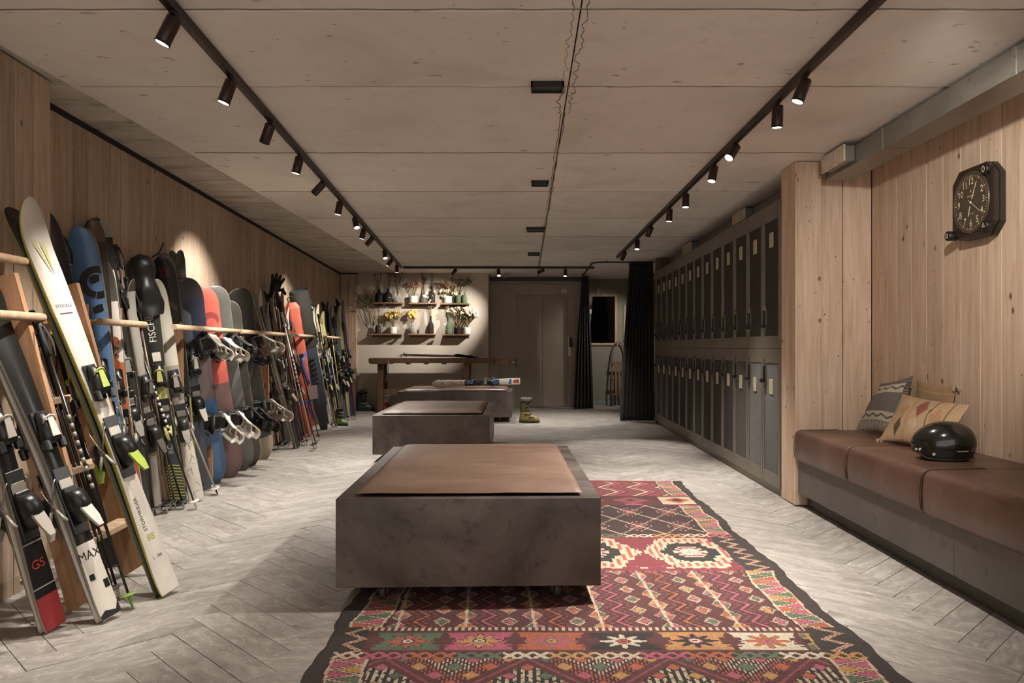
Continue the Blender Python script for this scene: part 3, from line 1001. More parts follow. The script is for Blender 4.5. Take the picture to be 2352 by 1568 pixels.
# ------------------------------------------------------------------ rolling steel benches in the middle
m_lea2 = leather('tan_leather_mat', '#7c6353', '#634b3c', .42, (1, 2.5, 1))
m_wheel = plain('#3b342f', .5, name='rubber_wheel')
def caster(p, parent, rot):
    M = Matrix.Translation(p) @ Matrix.Rotation(rot, 4, 'Z')
    c = MB()
    c.cbox((-.03, -.025, .068), (.03, .025, .072), .001)
    for s in (-1, 1):
        c.cbox((s * .018 - .002, -.012, .025), (s * .018 + .002, .02, .069), .001)
    ob = c.build('caster', m_chrome, parent, M)
    MB().lathe([(.012, -.013), (.030, -.013), (.034, -.009), (.034, .009), (.030, .013), (.012, .013)], 20, 0, True, Matrix.Translation((0, -.002, .0345)) @ Matrix.Rotation(R(90), 4, 'Y')).build('wheel', m_wheel, ob)
def low_bench(cx, y0, w, l, rotz, label, z0=.0):
    M = Matrix.Translation((cx, y0, z0)) @ Matrix.Rotation(rotz, 4, 'Z')
    t = thing('rolling_bench', label, 'bench', M, 'low steel benches on wheels')
    zb, zt = .073, .45
    MB().cbox((-w / 2, 0, zb), (w / 2, l, zt), .0025).build('steel_box', m_steel, t)
    i, th = .075, .038
    def top(u, v):
        x, y = -w / 2 + i + (w - 2 * i) * u, i * .55 + (l - 2 * i * .9) * v
        e = (1 - abs(2 * u - 1) ** 14) * (1 - abs(2 * v - 1) ** 18)
        z = zt + .014 + (th - .014) * max(0, e) ** .5
        z += .006 * math.sin(math.pi * u) * math.sin(math.pi * v) + .003 * noise.noise(Vector((u * 5, v * 3, cx))) + .0016 * noise.noise(Vector((u * 3, v * 26, cx)))
        rc = .03
        return (x, y + .004 * noise.noise(Vector((u * 9, 0, cx))) * (1 - v), z)
    def bot(u, v):
        x, y, z = top(1 - u, v)
        e = (1 - abs(2 * u - 1) ** 14) * (1 - abs(2 * v - 1) ** 18)
        return (x, y, zt + .001 + .013 * (1 - max(0, e) ** .5))
    MB().grid(top, 56, 56).grid(bot, 40, 40).build('leather_mat', m_lea2, t)
    for sx in (-1, 1):
        for yy in (.085, l - .085):
            caster((sx * (w / 2 - .19), yy, 0), t, .25 * sx + yy)
    return t
RUGZ = .0078
low_bench(-.2425, 3.24, 1.126, 1.70, math.atan(.03), 'front steel bench with tan leather mat standing partly on the red rug', RUGZ)
low_bench(-.907, 7.29, 1.12, 1.60, math.atan(.016), 'middle steel bench with tan leather mat between the two others')
low_bench(-1.046, 11.15, 1.68, 1.12, 0, 'far steel bench carrying the white and red skis')
# ------------------------------------------------------------------ the woven rug: one quad for each knot, coloured by the weave
RX0, RX1, RY0, RY1, CS = -.745, 1.255, 1.95, 6.25, .0065
nx, ny = int((RX1 - RX0) / CS), int((RY1 - RY0) / CS)
xs = RX0 + (np.arange(nx) + .5) * CS
yy = RY0 + (np.arange(ny) + .5) * CS
Xg, Yg = np.meshgrid(xs, yy)
RC = {k: np.array(srgb(v)[:3]) for k, v in dict(mar='#5a2a2b', red='#7f3038', dkm='#3d2222', pink='#b3596a', orange='#b5603f', green='#5c6c52', cream='#c9b497', black='#25201d',
      yel='#bd8b50', white='#d0c2a8', brown='#332a24', rose='#8e4a4a', salmon='#b05a48', grey='#55605a').items()}
img = np.zeros((ny, nx, 3)) + RC['mar']
rs = np.random.RandomState(4)
ci = np.arange(nx)[None, :] + 0 * np.arange(ny)[:, None]
ri = 0 * np.arange(nx)[None, :] + np.arange(ny)[:, None]
def setm(mask, key):
    img[mask] = RC[key]
def tri(t, p):                       # triangle wave 0..1
    return np.abs(((t / p) % 1) - .5) * 2
def pick(idx, keys):
    out = np.zeros(idx.shape + (3,))
    for k, key in enumerate(keys):
        out[(idx % len(keys)) == k] = RC[key]
    return out
def diamonds(m, px_, py_, y0, keys, outline='cream', field='mar', k1=.34, k2=.52, k3=.74, x0=0, comb=True):
    u = (Xg - RX0 - x0) / px_; v = (Yg - y0) / py_
    fu, fv = np.abs((u % 1) - .5) * 2, np.abs((v % 1) - .5) * 2
    dd = fu + fv
    idx = (np.floor(u).astype(int) * 3 + np.floor(v).astype(int) * 5)
    alt = np.abs(((u + .5) % 1) - .5) * 2 + np.abs(((v + .5) % 1) - .5) * 2
    setm(m, field)
    mm = m & (dd < k1); img[mm] = pick(idx, keys)[mm]
    cb = ((ci + ri) % 3 != 0) if comb else np.ones_like(m)
    setm(m & (dd >= k1 + .06) & (dd < k2) & cb, outline)
    setm(m & (dd >= k3) & (dd < k3 + .07) & ((ci // 2) % 2 == 0), 'cream')
    idx2 = (np.floor(u + .5).astype(int) * 2 + np.floor(v + .5).astype(int) * 3)
    mm = m & (alt < k1 * .8); img[mm] = pick(idx2 + 1, keys)[mm]
def braid(y0, y1, seed):
    m = (Yg >= y0) & (Yg < y1)
    h = (y1 - y0)
    t = (Yg - y0) / h
    w = tri(Xg - RX0, .11)
    setm(m, 'dkm')
    seg = np.floor((Xg - RX0) / .165).astype(int)
    cols = pick(seg + seed, ['cream', 'pink', 'orange', 'green', 'white', 'yel'])
    mm = m & ((np.abs(t - w) < .2) | (np.abs(1 - t - w) < .2)); img[mm] = cols[mm]
band = lambda a_, b_: (Yg >= a_) & (Yg < b_)
# big diamonds nearest the camera
m = band(RY0, 2.68)
u = (Xg - RX0) / .50; v = (Yg - 2.68) / .56
dd = np.abs((u % 1) - .5) * 2 + np.abs((v % 1) - .5) * 2
setm(m, 'mar')
lat_u = (Xg - RX0 + (Yg - 2.68) * .89) / .125; lat_v = (Xg - RX0 - (Yg - 2.68) * .89) / .125
a1, a2 = np.abs((lat_u % 1) - .5) * 2, np.abs((lat_v % 1) - .5) * 2
idx = np.floor(lat_u).astype(int) * 2 + np.floor(lat_v).astype(int) * 3
ins = m & (dd < .84)
setm(ins, 'black')
mm = ins & (a1 < .42) & (a2 < .42); img[mm] = pick(idx, ['orange', 'green', 'pink', 'yel', 'salmon', 'grey'])[mm]
setm(ins & (((a1 > .5) & (a1 < .92)) | ((a2 > .5) & (a2 < .92))) & (((ci // 2) % 2) == 0), 'cream')
mm = ins & (a1 > .9) & (a2 > .9); setm(mm, 'cream')
ex = m & (dd > 1.16)
setm(ex, 'dkm')
mm = ex & (a1 < .5) & (a2 < .5); img[mm] = pick(idx + 2, ['green', 'orange', 'pink', 'yel'])[mm]
setm(ex & (((a1 > .6) & (a1 < .9)) | ((a2 > .6) & (a2 < .9))) & ((ci % 2) == 0), 'salmon')
setm(ex & (dd > 1.5) & (((a1 > .6) & (a1 < .9)) | ((a2 > .6) & (a2 < .9))) & ((ci % 2) == 0), 'cream')
setm(m & (dd > .97) & (dd < 1.03), 'rose')
braid(2.675, 2.735, 0)
# star squares
m = band(2.735, 2.945)
setm(m, 'mar')
sq = [(-.575, 'green', 'salmon', 'black', 'white'), (-.307, 'pink', 'yel', 'black', 'cream'), (-.039, 'orange', 'pink', 'green', 'yel'), (.229, 'black', 'white', 'mar', 'salmon'),
      (.497, 'yel', 'black', 'pink', 'white'), (.765, 'white', 'orange', 'green', 'pink')]
yc = 2.84
edge = .006 * np.round(rs.randn(ny, 1)) * 1.0
for x0, bgc, st, oc, cc in sq:
    u = (Xg - x0 - .134) ; v = (Yg - yc)
    setm(m & (np.abs(u) < .118 + edge - .022 * (np.abs(v) < .03)) & (np.abs(v) < .084), bgc)
    r = np.hypot(u, v * 1.15); th = np.arctan2(v * 1.15, u)
    star = .036 + .042 * np.abs(np.cos(th * 4)) ** 2.2 * (1 + .25 * (np.abs(np.cos(th)) > .9))
    body = m & (r < star) & (np.abs(v) < .08)
    setm(m & (r < star + .007) & (np.abs(v) < .083), oc)
    setm(body, st)
    setm(m & (r < .027), oc)
    setm(m & (r < .020), cc)
    setm(m & (np.abs(u) < .008) & (np.abs(v) < .008), 'red')
u = Xg - 1.075; v = Yg - yc
setm(m & (np.abs(u) < .034) & (np.abs(v) < .08), 'yel')
setm(m & (np.abs(np.abs(u) - .024) < .012) & (np.abs(np.abs(v) - .055) < .02), 'green')
setm(m & (np.abs(np.abs(u) - .024) < .012) & (np.abs(v) < .018), 'black')
setm(band(2.945, 2.975) & ((ci // 2) % 2 == 0), 'cream')
# zigzags and diamonds
m = band(2.975, 3.73)
setm(m, 'mar')
zz = tri(Yg - 2.975, .135) * .055
ph = (Xg - RX0 - zz + (Yg - 2.975) * .05)
per = .27
s = (ph / per) % 1
kk = np.floor(ph / per).astype(int)
setm(m & (np.abs(s - .12) < .028), 'orange'); setm(m & (np.abs(s - .06) < .02), 'dkm'); setm(m & (np.abs(s - .18) < .02), 'dkm')
mm = m & (np.abs(s - .12) < .028) & (kk % 2 == 0); setm(mm, 'pink')
setm(m & (np.abs(s - .24) < .02) & ((ri // 2) % 2 == 0), 'rose'); setm(m & (np.abs(s - .98) < .02) & ((ri // 2) % 2 == 0), 'rose')
ph2 = Xg - RX0 + (Yg - 2.975) * .05 - .03
s2 = (ph2 / per) % 1
v = (Yg - 2.975) / .135
fv = np.abs((v % 1) - .5) * 2
du = np.abs(s2 - .42) / .17
dd = du + fv
idx = np.floor(v).astype(int) + np.floor(ph2 / per).astype(int) * 2
mm = m & (dd < .42); img[mm] = pick(idx, ['pink', 'yel', 'green', 'orange'])[mm]
setm(m & (dd > .48) & (dd < .8) & (((ci + ri) % 3) != 0) & (du < 1), 'cream')
fv2 = np.abs(((v + .5) % 1) - .5) * 2
du = np.abs(s2 - .78) / .15
dd = du + (1 - fv2) * 0 + fv2
mm = m & (dd < .95) & (du < fv2 * 0 + 1); img[mm] = pick(idx + 1 + (s2 > .78).astype(int), ['orange', 'green', 'pink', 'yel'])[mm] * .9
setm(m & (np.abs(dd - 1.0) < .09) & (((ci + ri) % 3) != 0), 'cream')
setm(m & (np.abs(s2 - .78) < .02), 'cream')
setm(band(3.70, 3.735) & ((ci // 3) % 2 == 0), 'rose')
# red field with stepped medallions
m = band(3.735, 4.395)
setm(m, 'red')
for xc in (.88, .355, -.17, -.60):
    u = np.abs(Xg - xc) / .245; v = np.abs(Yg - 4.075) / .285
    st = (np.round((u * .245) / .02) * .02) / .245
    dd = np.maximum(v, st + .55 * v - .02)
    tooth = .06 * (((ci // 3) % 3) == 0)
    setm(m & (dd < 1.02 + tooth), 'cream')
    setm(m & (dd < .93 + tooth) & (((ci // 3) % 2) == 0), 'salmon')
    setm(m & (dd < .72 + tooth) & (dd > .62), 'cream')
    setm(m & (dd < .62 + tooth), 'black')
    setm(m & (dd < .36), 'cream'); setm(m & (dd < .31), 'red'); setm(m & (dd < .25), 'white')
    sp = (rs.rand(ny, nx) < .18)
    setm(m & (dd < .25) & sp, 'pink')
setm(m & (np.abs(Yg - 3.785) < .012) & (tri(Xg, .13) < .3), 'cream')
setm(m & (np.abs(Yg - 3.81) < .008) & (tri(Xg + .03, .13) < .12), 'pink')
braid(4.395, 4.465, 2)
# lattice of diamonds
m = band(4.465, 5.27)
diamonds(m, .26, .40, 4.465, ['pink', 'orange', 'green', 'rose'], 'rose', 'dkm', .2, .42, .62, comb=False)
setm(m & (np.abs(((Xg - RX0) / .26 + (Yg - 4.465) / .40) % 1 - .0) < .055), 'cream'); setm(m & (np.abs(((Xg - RX0) / .26 - (Yg - 4.465) / .40) % 1) < .055) & (ri % 2 == 0), 'cream')
# band with stars
m = band(5.27, 5.61)
setm(m, 'mar')
for k, xc in enumerate((-.5, -.2, .1, .42, .75)):
    dd = np.abs(Xg - xc) / .14 + np.abs(Yg - 5.45) / .12
    setm(m & (dd < 1.0), ['pink', 'salmon', 'orange', 'salmon', 'rose'][k]); setm(m & (dd < .3), 'dkm')
setm(m & (np.abs(Yg - 5.31) < .02) & (tri(Xg, .3) < .4), 'pink')
mm = m & (np.abs(Xg - 1.08) < .12) & (np.abs(Yg - 5.45) < .13); setm(mm, 'cream')
mm = m & (np.abs(Xg - 1.08) / .09 + np.abs(Yg - 5.45) / .1 < 1); setm(mm, 'salmon'); setm(m & (np.hypot(Xg - 1.08, Yg - 5.45) < .035), 'black')
# chevrons at the far end
m = band(5.61, 6.3)
w = tri(Yg - 5.61, .34) * .13
q = np.floor(((Xg - RX0) + w) / .028).astype(int)
mm = m; img[mm] = pick(q, ['red', 'rose', 'mar', 'cream', 'red', 'pink', 'mar', 'rose'])[mm]
setm(band(6.19, 6.3), 'red')
# side borders
wig = .008 * np.sin(Yg * 7) + .006 * np.sin(Yg * 17 + 1)
for side, e0 in ((1, RX1), (-1, RX0)):
    dist = (e0 - Xg) * side + wig
    plainb = (band(RY0, 2.675) | band(2.975, 3.735) | band(4.465, 5.27) | band(5.61, 6.3))
    darkb = band(2.735, 2.975) | band(3.735, 4.395)
    mb_ = plainb & (dist < .205)
    setm(mb_, 'dkm')
    strip = plainb & (dist > .075) & (dist < .185)
    t = (dist - .075) / .11
    k = np.floor((Yg - RY0) / .075).astype(int)
    fr = ((Yg - RY0) / .075) % 1
    tr = np.abs(fr - .5) * 2
    img[strip & (t > tr)] = pick(k, ['green', 'orange', 'green', 'yel', 'pink'])[strip & (t > tr)]
    img[strip & (t <= tr)] = pick(np.floor((Yg - RY0) / .075 + .5).astype(int), ['pink', 'pink', 'orange', 'green'])[strip & (t <= tr)]
    setm(strip & (np.abs(t - tr) < .10), 'cream')
    setm(strip & (np.abs(t - tr) > .10) & (np.abs(t - tr) < .18), 'dkm')
    setm(plainb & (np.abs(dist - .07) < .0055), 'cream'); setm(plainb & (np.abs(dist - .19) < .0055), 'cream')
    db = darkb & (dist < (.185 if side > 0 else .15))
    setm(db, 'brown')
    zc = .105 + .035 * (tri(Yg, .11) * 2 - 1)
    setm(db & (np.abs(dist - zc) < .014), 'cream'); setm(db & (np.abs(dist - zc) < .006), 'salmon')
    setm(dist < .055, 'brown')
# wear and yarn irregularity
img *= (1 + .13 * rs.randn(ny, nx, 1)).clip(.6, 1.4)
img *= (1 + .05 * rs.randn(ny, 1, 1))
img = np.clip(img * .84 + .16 * np.array([.11, .085, .07]), 0, 1)
# geometry with slightly wavy edges
gx = RX0 + np.arange(nx + 1) * CS
gy = RY0 + np.arange(ny + 1) * CS
GX, GY = np.meshgrid(gx, gy)
wr = .010 * np.sin(GY * 5.3) + .007 * np.sin(GY * 13 + 2) + .003 * np.sin(GY * 41)
edge_w = np.clip((GX - (RX1 - .15)) / .15, 0, 1) + np.clip(((RX0 + .15) - GX) / .15, 0, 1) * -1
GX2 = GX + wr * np.abs(edge_w)
GY2 = GY + .012 * np.sin(GX * 4) * np.clip((GY - 5.9) / .35, 0, 1)
GZ = .0055 + .0012 * np.sin(GX * 9 + GY * 4) * np.sin(GY * 6)
verts = np.stack([GX2, GY2, GZ], -1).reshape(-1, 3)
W = nx + 1
base = (np.arange(ny)[:, None] * W + np.arange(nx)[None, :]).ravel()
quads = np.stack([base, base + 1, base + W + 1, base + W], 1)
# skirt down to the floor
me = bpy.data.meshes.new('rug')
ring = list(range(W)) + [r_ * W + nx for r_ in range(1, ny + 1)] + [ny * W + c_ for c_ in range(nx - 1, -1, -1)] + [r_ * W for r_ in range(ny - 1, 0, -1)]
low = verts[ring].copy(); low[:, 2] = .0004
n0 = len(verts)
sk = [(ring[i], n0 + i, n0 + (i + 1) % len(ring), ring[(i + 1) % len(ring)]) for i in range(len(ring))]
allv = np.vstack([verts, low])
allf = np.vstack([quads, np.array(sk)])
me.vertices.add(len(allv)); me.vertices.foreach_set('co', allv.astype(np.float32).ravel())
me.loops.add(len(allf) * 4); me.loops.foreach_set('vertex_index', allf.astype(np.int32).ravel())
me.polygons.add(len(allf)); me.polygons.foreach_set('loop_start', (np.arange(len(allf)) * 4).astype(np.int32))
me.update(calc_edges=True)
fc = np.vstack([img.reshape(-1, 3), np.tile(RC['brown'], (len(sk), 1))])
ca = me.color_attributes.new('Col', 'FLOAT_COLOR', 'CORNER')
rgba = np.concatenate([np.repeat(fc, 4, 0), np.ones((len(fc) * 4, 1))], 1).astype(np.float32)
ca.data.foreach_set('color', rgba.ravel())
me.materials.append(vcol('rug_weave', .95, 260))
rug = tag(put('rug', me), 'long red patterned woven rug with dark edges on the slate floor', 'rug')
# ------------------------------------------------------------------ timber ski racks leaning on the left wall
def rack(yc, label, w=.5, top=1.62, foot=.10, head=.085, rungs=False, rails=((1.235, .27, .5, .5),)):
    """ladder rack: two leaning stringers, flat rungs between, round rails that stick out past the sides"""
    wx = wall_x(yc)
    t = thing('ski_rack', label, 'ski rack', Matrix.Translation((wx, yc, 0)) @ Matrix.Rotation(math.atan(.0773), 4, 'Z'), 'timber ski racks along the wall')
    def along(z):
        return foot + (head - foot) * z / top
    for s in (-1, 1):
        y = s * w / 2
        ax = Vector((head - foot, 0, top)).normalized()
        M = frame((foot, y, .047 if foot > .3 else .03), ax, (0, 1, 0))
        Ls = math.hypot(foot - head, top)
        mb = MB()
        poly = [(-.075, .02), (.075, -.028), (.075, Ls), (-.075, Ls)]
        mb.prism([(-a_, b_) for a_, b_ in poly][::-1], -.015, .015, 'y')
        mb.build('stringer', m_wood_rack, t, M)
    z = .27
    while rungs and z < top - .12:
        x = along(z)
        MB().cbox((x - .02, -w / 2 + .016, z - .014), (x + .055, w / 2 - .016, z + .014), .003).build('rung', m_dowel, t)
        z += .3
    for z, x, y0, y1 in rails:
        MB().tube([(x, -w / 2 - y0, z), (x, w / 2 + y1, z)], .019, 14).build('rail', m_dowel, t)
        for s in (-1, 1):
            a_ = along(z)
            if x > a_ + .07:
                MB().tube([(a_ + .05, s * w / 2, z), (x, s * w / 2, z)], .014, 10).build('peg', m_dowel, t)
    return t
rack(2.05, 'timber ski rack at the near end of the ski wall', .5, 1.5, .62, .29, True, ((1.225, .4, .1, .9), (1.46, .33, .1, .95)))
rack(3.36, 'timber ski rack behind the white and yellow skis', .5, 1.34, .62, .27, True, ((1.225, .32, .1, .13),))
rack(4.28, 'timber ski rack behind the light blue skis', .4, 1.3, rails=((1.235, .27, .1, .06),))
rack(5.75, 'timber ski rack behind the first snowboards', .6, 1.28, rails=((1.235, .25, .4, .45),))
rack(7.5, 'timber ski rack behind the last snowboards', .6, 1.28, rails=((1.235, .25, .65, .55),))
rack(9.2, 'timber ski rack beside the red ski bag', .6, 1.28, rails=((1.235, .25, .4, .4),))
rack(10.9, 'timber ski rack at the far end of the ski wall', .6, 1.28, rails=((1.235, .3, .4, .2),))
# ------------------------------------------------------------------ skis, poles, snowboards
def sstep(a_, b_, x):
    t = max(0, min(1, (x - a_) / (b_ - a_)))
    return t * t * (3 - 2 * t)
class SkiShape:
    def __init__(self, L, tip=.118, waist=.078, tail=.105, twin=False, rise=.055, th=.013):
        self.L, self.tip, self.waist, self.tail, self.twin, self.rise, self.th = L, tip, waist, tail, twin, rise, th
    def half(self, s):
        if s < .42:
            w = self.tail + (self.waist - self.tail) * sstep(.03, .42, s)
        else:
            w = self.waist + (self.tip - self.waist) * sstep(.42, .88, s)
        if s > .90:
            w *= math.sqrt(max(0.0, 1 - ((s - .90) / .10) ** 2.3)) * .97 + .03
        t0 = .06 if self.twin else .012
        if s < t0:
            w *= (math.sqrt(max(0, 1 - ((t0 - s) / t0) ** 2.2)) * .8 + .2) if self.twin else .9 + .1 * s / t0
        return w / 2
    def y(self, s):
        v = .002 + .006 * math.sin(math.pi * min(1, s / .9))
        if s > .86: v += self.rise * ((s - .86) / .14) ** 2
        if s < .07: v += (.035 if self.twin else .008) * ((.07 - s) / .07) ** 2
        return v
    def t(self, s):
        return .0045 + self.th * max(0, math.sin(math.pi * min(1, max(0, s)))) ** .7
    def top(self, x, z, off=.0008):
        s = z / self.L
        return Vector((x, self.y(s) + self.t(s) + off, z))
    def mesh(self, name, segs, base_m, edge_m, n=34):
        """segs: [(s_end, material)] up the top sheet"""
        mats = [base_m, edge_m]
        for _, m in segs:
            if m not in mats: mats.append(m)
        ss = sorted(set([i / n for i in range(n + 1)] + [.003, .008, .92, .95, .965, .98, .99, .996] + [s for s, _ in segs if 0 < s < 1]))
        mb = MB()
        for s in ss:
            h, y, t = self.half(s), self.y(s), self.t(s)
            z = s * self.L
            mb.verts([(-h, y, z), (h, y, z), (h, y + t * .55, z), (h - min(.003, h * .4), y + t, z), (-h + min(.003, h * .4), y + t, z), (-h, y + t * .55, z)])
        for i in range(len(ss) - 1):
            sm = (ss[i] + ss[i + 1]) / 2
            mt = next((m for e, m in segs if sm <= e), segs[-1][1])
            ti = mats.index(mt)
            a_, b_ = i * 6, (i + 1) * 6
            for k, mi in ((0, 0), (1, 1), (2, 1), (3, ti), (4, 1), (5, 1)):
                k2 = (k + 1) % 6
                mb.face((a_ + k, a_ + k2, b_ + k2, b_ + k), mi, k in (0, 3))
        mb.face([5, 4, 3, 2, 1, 0], 1)
        m0 = (len(ss) - 1) * 6
        mb.face([m0 + k for k in range(6)], 1)
        return mb.mesh(name, mats)

def pm(h, r=.35, m=0.0, c=0.0): return plain(h, r, m, .05, 12.0, None, c)
m_edge = pm('#2a2723', .35, .3)
m_pbase = pm('#1d1b18', .4)
m_sil = pm('#a09a8f', .3, .7)
BIND = {}
def binding_set(acc, body='#1b1a18', brake='#8d867c'):
    """meshes for toe piece, heel piece and brake, in a frame lying on the top sheet (y out, z to the tip)"""
    key = (acc, body, brake)
    if key in BIND: return BIND[key]
    A, B, K = pm(acc, .35), pm(body, .35), pm(brake, .35, .2)
    toe = MB()
    toe.cbox((-.034, 0, -.075), (.034, .012, .085), .004, 0)
    rg = []
    for z, w, h in ((-.055, .030, .046), (-.04, .038, .054), (-.01, .036, .058), (.03, .030, .05), (.065, .022, .034), (.082, .014, .018)):
        rg.append([(-w, .011, z), (-w * 1.02, h * .55, z), (-w * .7, h, z), (0, h * 1.07, z), (w * .7, h, z), (w * 1.02, h * .55, z), (w, .011, z)])
    toe.rings(rg, 0, True)
    for s in (-1, 1):
        toe.cbox((min(s * .022, s * .047), .022, -.082), (max(s * .022, s * .047), .05, -.035), .006, 0)
    toe.prism([(-.018, -.03), (.018, -.03), (.012, .045), (0, .06), (-.012, .045)], .0585, .0632, 'y', 1)
    toe.tube([(-.03, .05, .03), (-.018, .062, .05), (0, .066, .055), (.018, .062, .05), (.03, .05, .03)], .004, 6, 1)
    heel = MB()
    heel.cbox((-.036, 0, -.13), (.036, .012, .10), .004, 0)
    heel.cbox((-.03, .012, .03), (.03, .02, .10), .003, 2)
    rg = []
    for z, w, h in ((-.09, .016, .036), (-.06, .028, .06), (-.02, .033, .078), (.02, .034, .07), (.045, .032, .052)):
        rg.append([(-w, .011, z), (-w, h * .6, z), (-w * .75, h, z), (0, h * 1.05, z), (w * .75, h, z), (w, h * .6, z), (w, .011, z)])
    heel.rings(rg, 0, True)
    heel.cbox((-.03, .012, .04), (.03, .03, .062), .004, 0)
    lv = [(-.026, .055, -.02), (.026, .055, -.02), (.022, .085, -.085), (.012, .10, -.125), (-.012, .10, -.125), (-.022, .085, -.085)]
    b0 = heel.verts(lv + [(x, y + .01, z + .004) for x, y, z in lv])
    heel.face([b0 + i for i in range(6)][::-1], 1); heel.face([b0 + 6 + i for i in range(6)], 1)
    for i in range(6):
        heel.face((b0 + i, b0 + (i + 1) % 6, b0 + 6 + (i + 1) % 6, b0 + 6 + i), 1)
    br = MB()
    br.cbox((-.038, .012, .05), (.038, .019, .105), .003, 0)
    for s in (-1, 1):
        br.tube([(s * .035, .014, .07), (s * .05, .012, .055), (s * .055, -.012, .0), (s * .057, -.045, -.055)], .0032, 6, 1)
        br.tube([(s * .057, -.042, -.05), (s * .058, -.062, -.085), (s * .054, -.075, -.10)], [.009, .012, .007], 8, 2, flat=.6)
    BIND[key] = (toe.mesh('toe_binding', [B, A]), heel.mesh('heel_binding', [B, A, m_sil]), br.mesh('ski_brake', [B, m_sil, K]))
    return BIND[key]

def place(base, top, az):
    """frame of a leaning thing: base and top points, azimuth (deg) its face looks towards"""
    base, top = Vector(base), Vector(top)
    return frame(base, top - base, (math.cos(R(az)), math.sin(R(az)), 0)), (top - base).length

def lean(bpx, tpx, clear=.085, dy=0.0, maxl=None):
    B = onfloor(*bpx)
    Yt = B.y + dy
    T = at(tpx[0], tpx[1], Yt)
    if Yt < 3.66:
        clear += .19
    if T.x < wall_x(Yt) + clear:
        k = (PX - tpx[0]) / F - .0773
        Yt = (2.2 - clear) / k
        T = at(tpx[0], tpx[1], Yt)
    return B, T

def mount(ski, sh, acc, body, brake, ctr=.46):
    toe, heel, br = binding_set(acc, body, brake)
    L = sh.L
    for me, s in ((toe, ctr + .14 / L), (heel, ctr - .16 / L), (br, ctr - .12 / L)):
        s_ = max(.05, s)
        put(me.name.split('.')[0], me, ski, sh.top(0, s_ * L, -.001))

def ski_pair(label, bpx, tpx, az, segs, base='#1d1b18', edge='#2a2723', acc='#b9b2a4', body='#1b1a18', brake='#8d867c', tip=.118, waist=.078, tail=.105,
             twin=False, binds=True, art=None, ctr=.46, roll=0, dy=0.0, gap=.0, group='skis leaning along the timber wall', strap=False, straight=None):
    B, T = lean(bpx, tpx, dy=dy) if straight is None else straight
    M, L = place(B + Vector((0, 0, .012)), T, az)
    t = thing('ski_pair', label, 'skis', M, group)
    sh = SkiShape(L, tip, waist, tail, twin)
    me = sh.mesh('ski', [(e, pm(c)) for e, c in segs], pm(base, .3), pm(edge, .3, .2))
    R180 = Matrix.Rotation(math.pi, 4, 'Z')
    for k, MM in ((0, Matrix.Translation((0, gap, 0))), (1, Matrix.Translation((0, -gap, 0)) @ R180)):
        s = put('ski', me, t, MM)
        if binds: mount(s, sh, acc, body, brake, ctr)
        if art and k == 0: art(s, sh)
    if strap:
        for ss in (.08, .9):
            h = sh.half(ss) + .003
            yy = sh.y(ss) + sh.t(ss) + .003 + gap
            mb = MB()
            ring = [(-h, -yy), (h, -yy), (h, yy), (-h, yy)]
            mb.rings([[(x, y, ss * L - .016) for x, y in ring], [(x, y, ss * L + .016) for x, y in ring]], 0, False, False)
            if ss > .5: mb.build('strap', m_blackmat, t)
    return t, sh

def letter(s, sh, body, size, z, mat, x=0.0, vert=True, flip=False):
    mb = MB()
    if vert:
        add_text(mb, body, size, lambda u, v: sh.top(x + v, z + u))
    else:
        add_text(mb, body, size, lambda u, v: sh.top(x - u, z + v))
    mb.build('lettering', mat, s)
def decal(s, sh, polys, mat, name='graphic', off=.0009):
    sets = [[p] for p in polys] if len(polys) <= 6 else [polys]
    for ps in sets:
        mb = MB()
        for p in ps:
            b0 = mb.verts([sh.top(x, z, off) for x, z in p])
            mb.face([b0 + i for i in range(len(p))])
        mb.build(name, mat, s)

# ------------------------------------------------------------------ poles
POLE = {}
def pole(label, bpx, tpx, shaft='#1b1a18', grip='#1b1a18', accent='#c9c2b4', basket='#1b1a18', cuff=None, band=None, dy=0.0, straight=None, r=.0075, az=-40):
    B, T = lean(bpx, tpx, .05, dy) if straight is None else straight
    M, L = place(B + Vector((0, 0, .002)), T, az)
    t = thing('ski_pole', label, 'ski pole', M, 'ski poles leaning along the timber wall')
    G = .15
    MB().tube([(0, 0, .05), (0, 0, L * .5), (0, 0, L - G + .01)], [r * .72, r, r * 1.05], 8).build('shaft', pm(shaft, .3, .1), t)
    if band:
        mb = MB()
        for k in range(9):
            z = L * (.42 + .03 * k)
            mb.tube([(0, 0, z), (0, 0, z + L * .017)], r * 1.07, 8)
        mb.build('lettering_band', pm(band, .3), t)
    MB().tube([(0, 0, L - G), (0, 0, L - G + .02), (0, .002, L - .09), (0, .003, L - .05), (0, .003, L - .02), (0, .004, L - .004)], [.012, .016, .0145, .016, .019, .015], 10, flat=.85).build('grip', pm(grip, .6), t)
    if cuff:
        MB().tube([(0, 0, L - G - .012), (0, 0, L - G + .012)], .019, 10).build('cuff', pm(cuff, .4), t)
    MB().tube([(0, .012, L - .012), (.012, .05, L - .03), (.02, .07, L - .09), (.012, .065, L - .15), (-.006, .055, L - .16), (-.016, .05, L - .10), (-.01, .02, L - .02)], .007, 6, flat=.25).build('wrist_strap', pm('#1a1917', .8), t)
    MB().lathe([(.008, .062), (.012, .07), (.034, .062), (.036, .058), (.012, .055), (.008, .05)], 14).build('basket', pm(basket, .5), t)
    MB().lathe([(.002, 0), (.004, .004), (.0075, .045), (.0085, .056)], 8).build('tip', pm(accent, .3, .4), t)
    return t

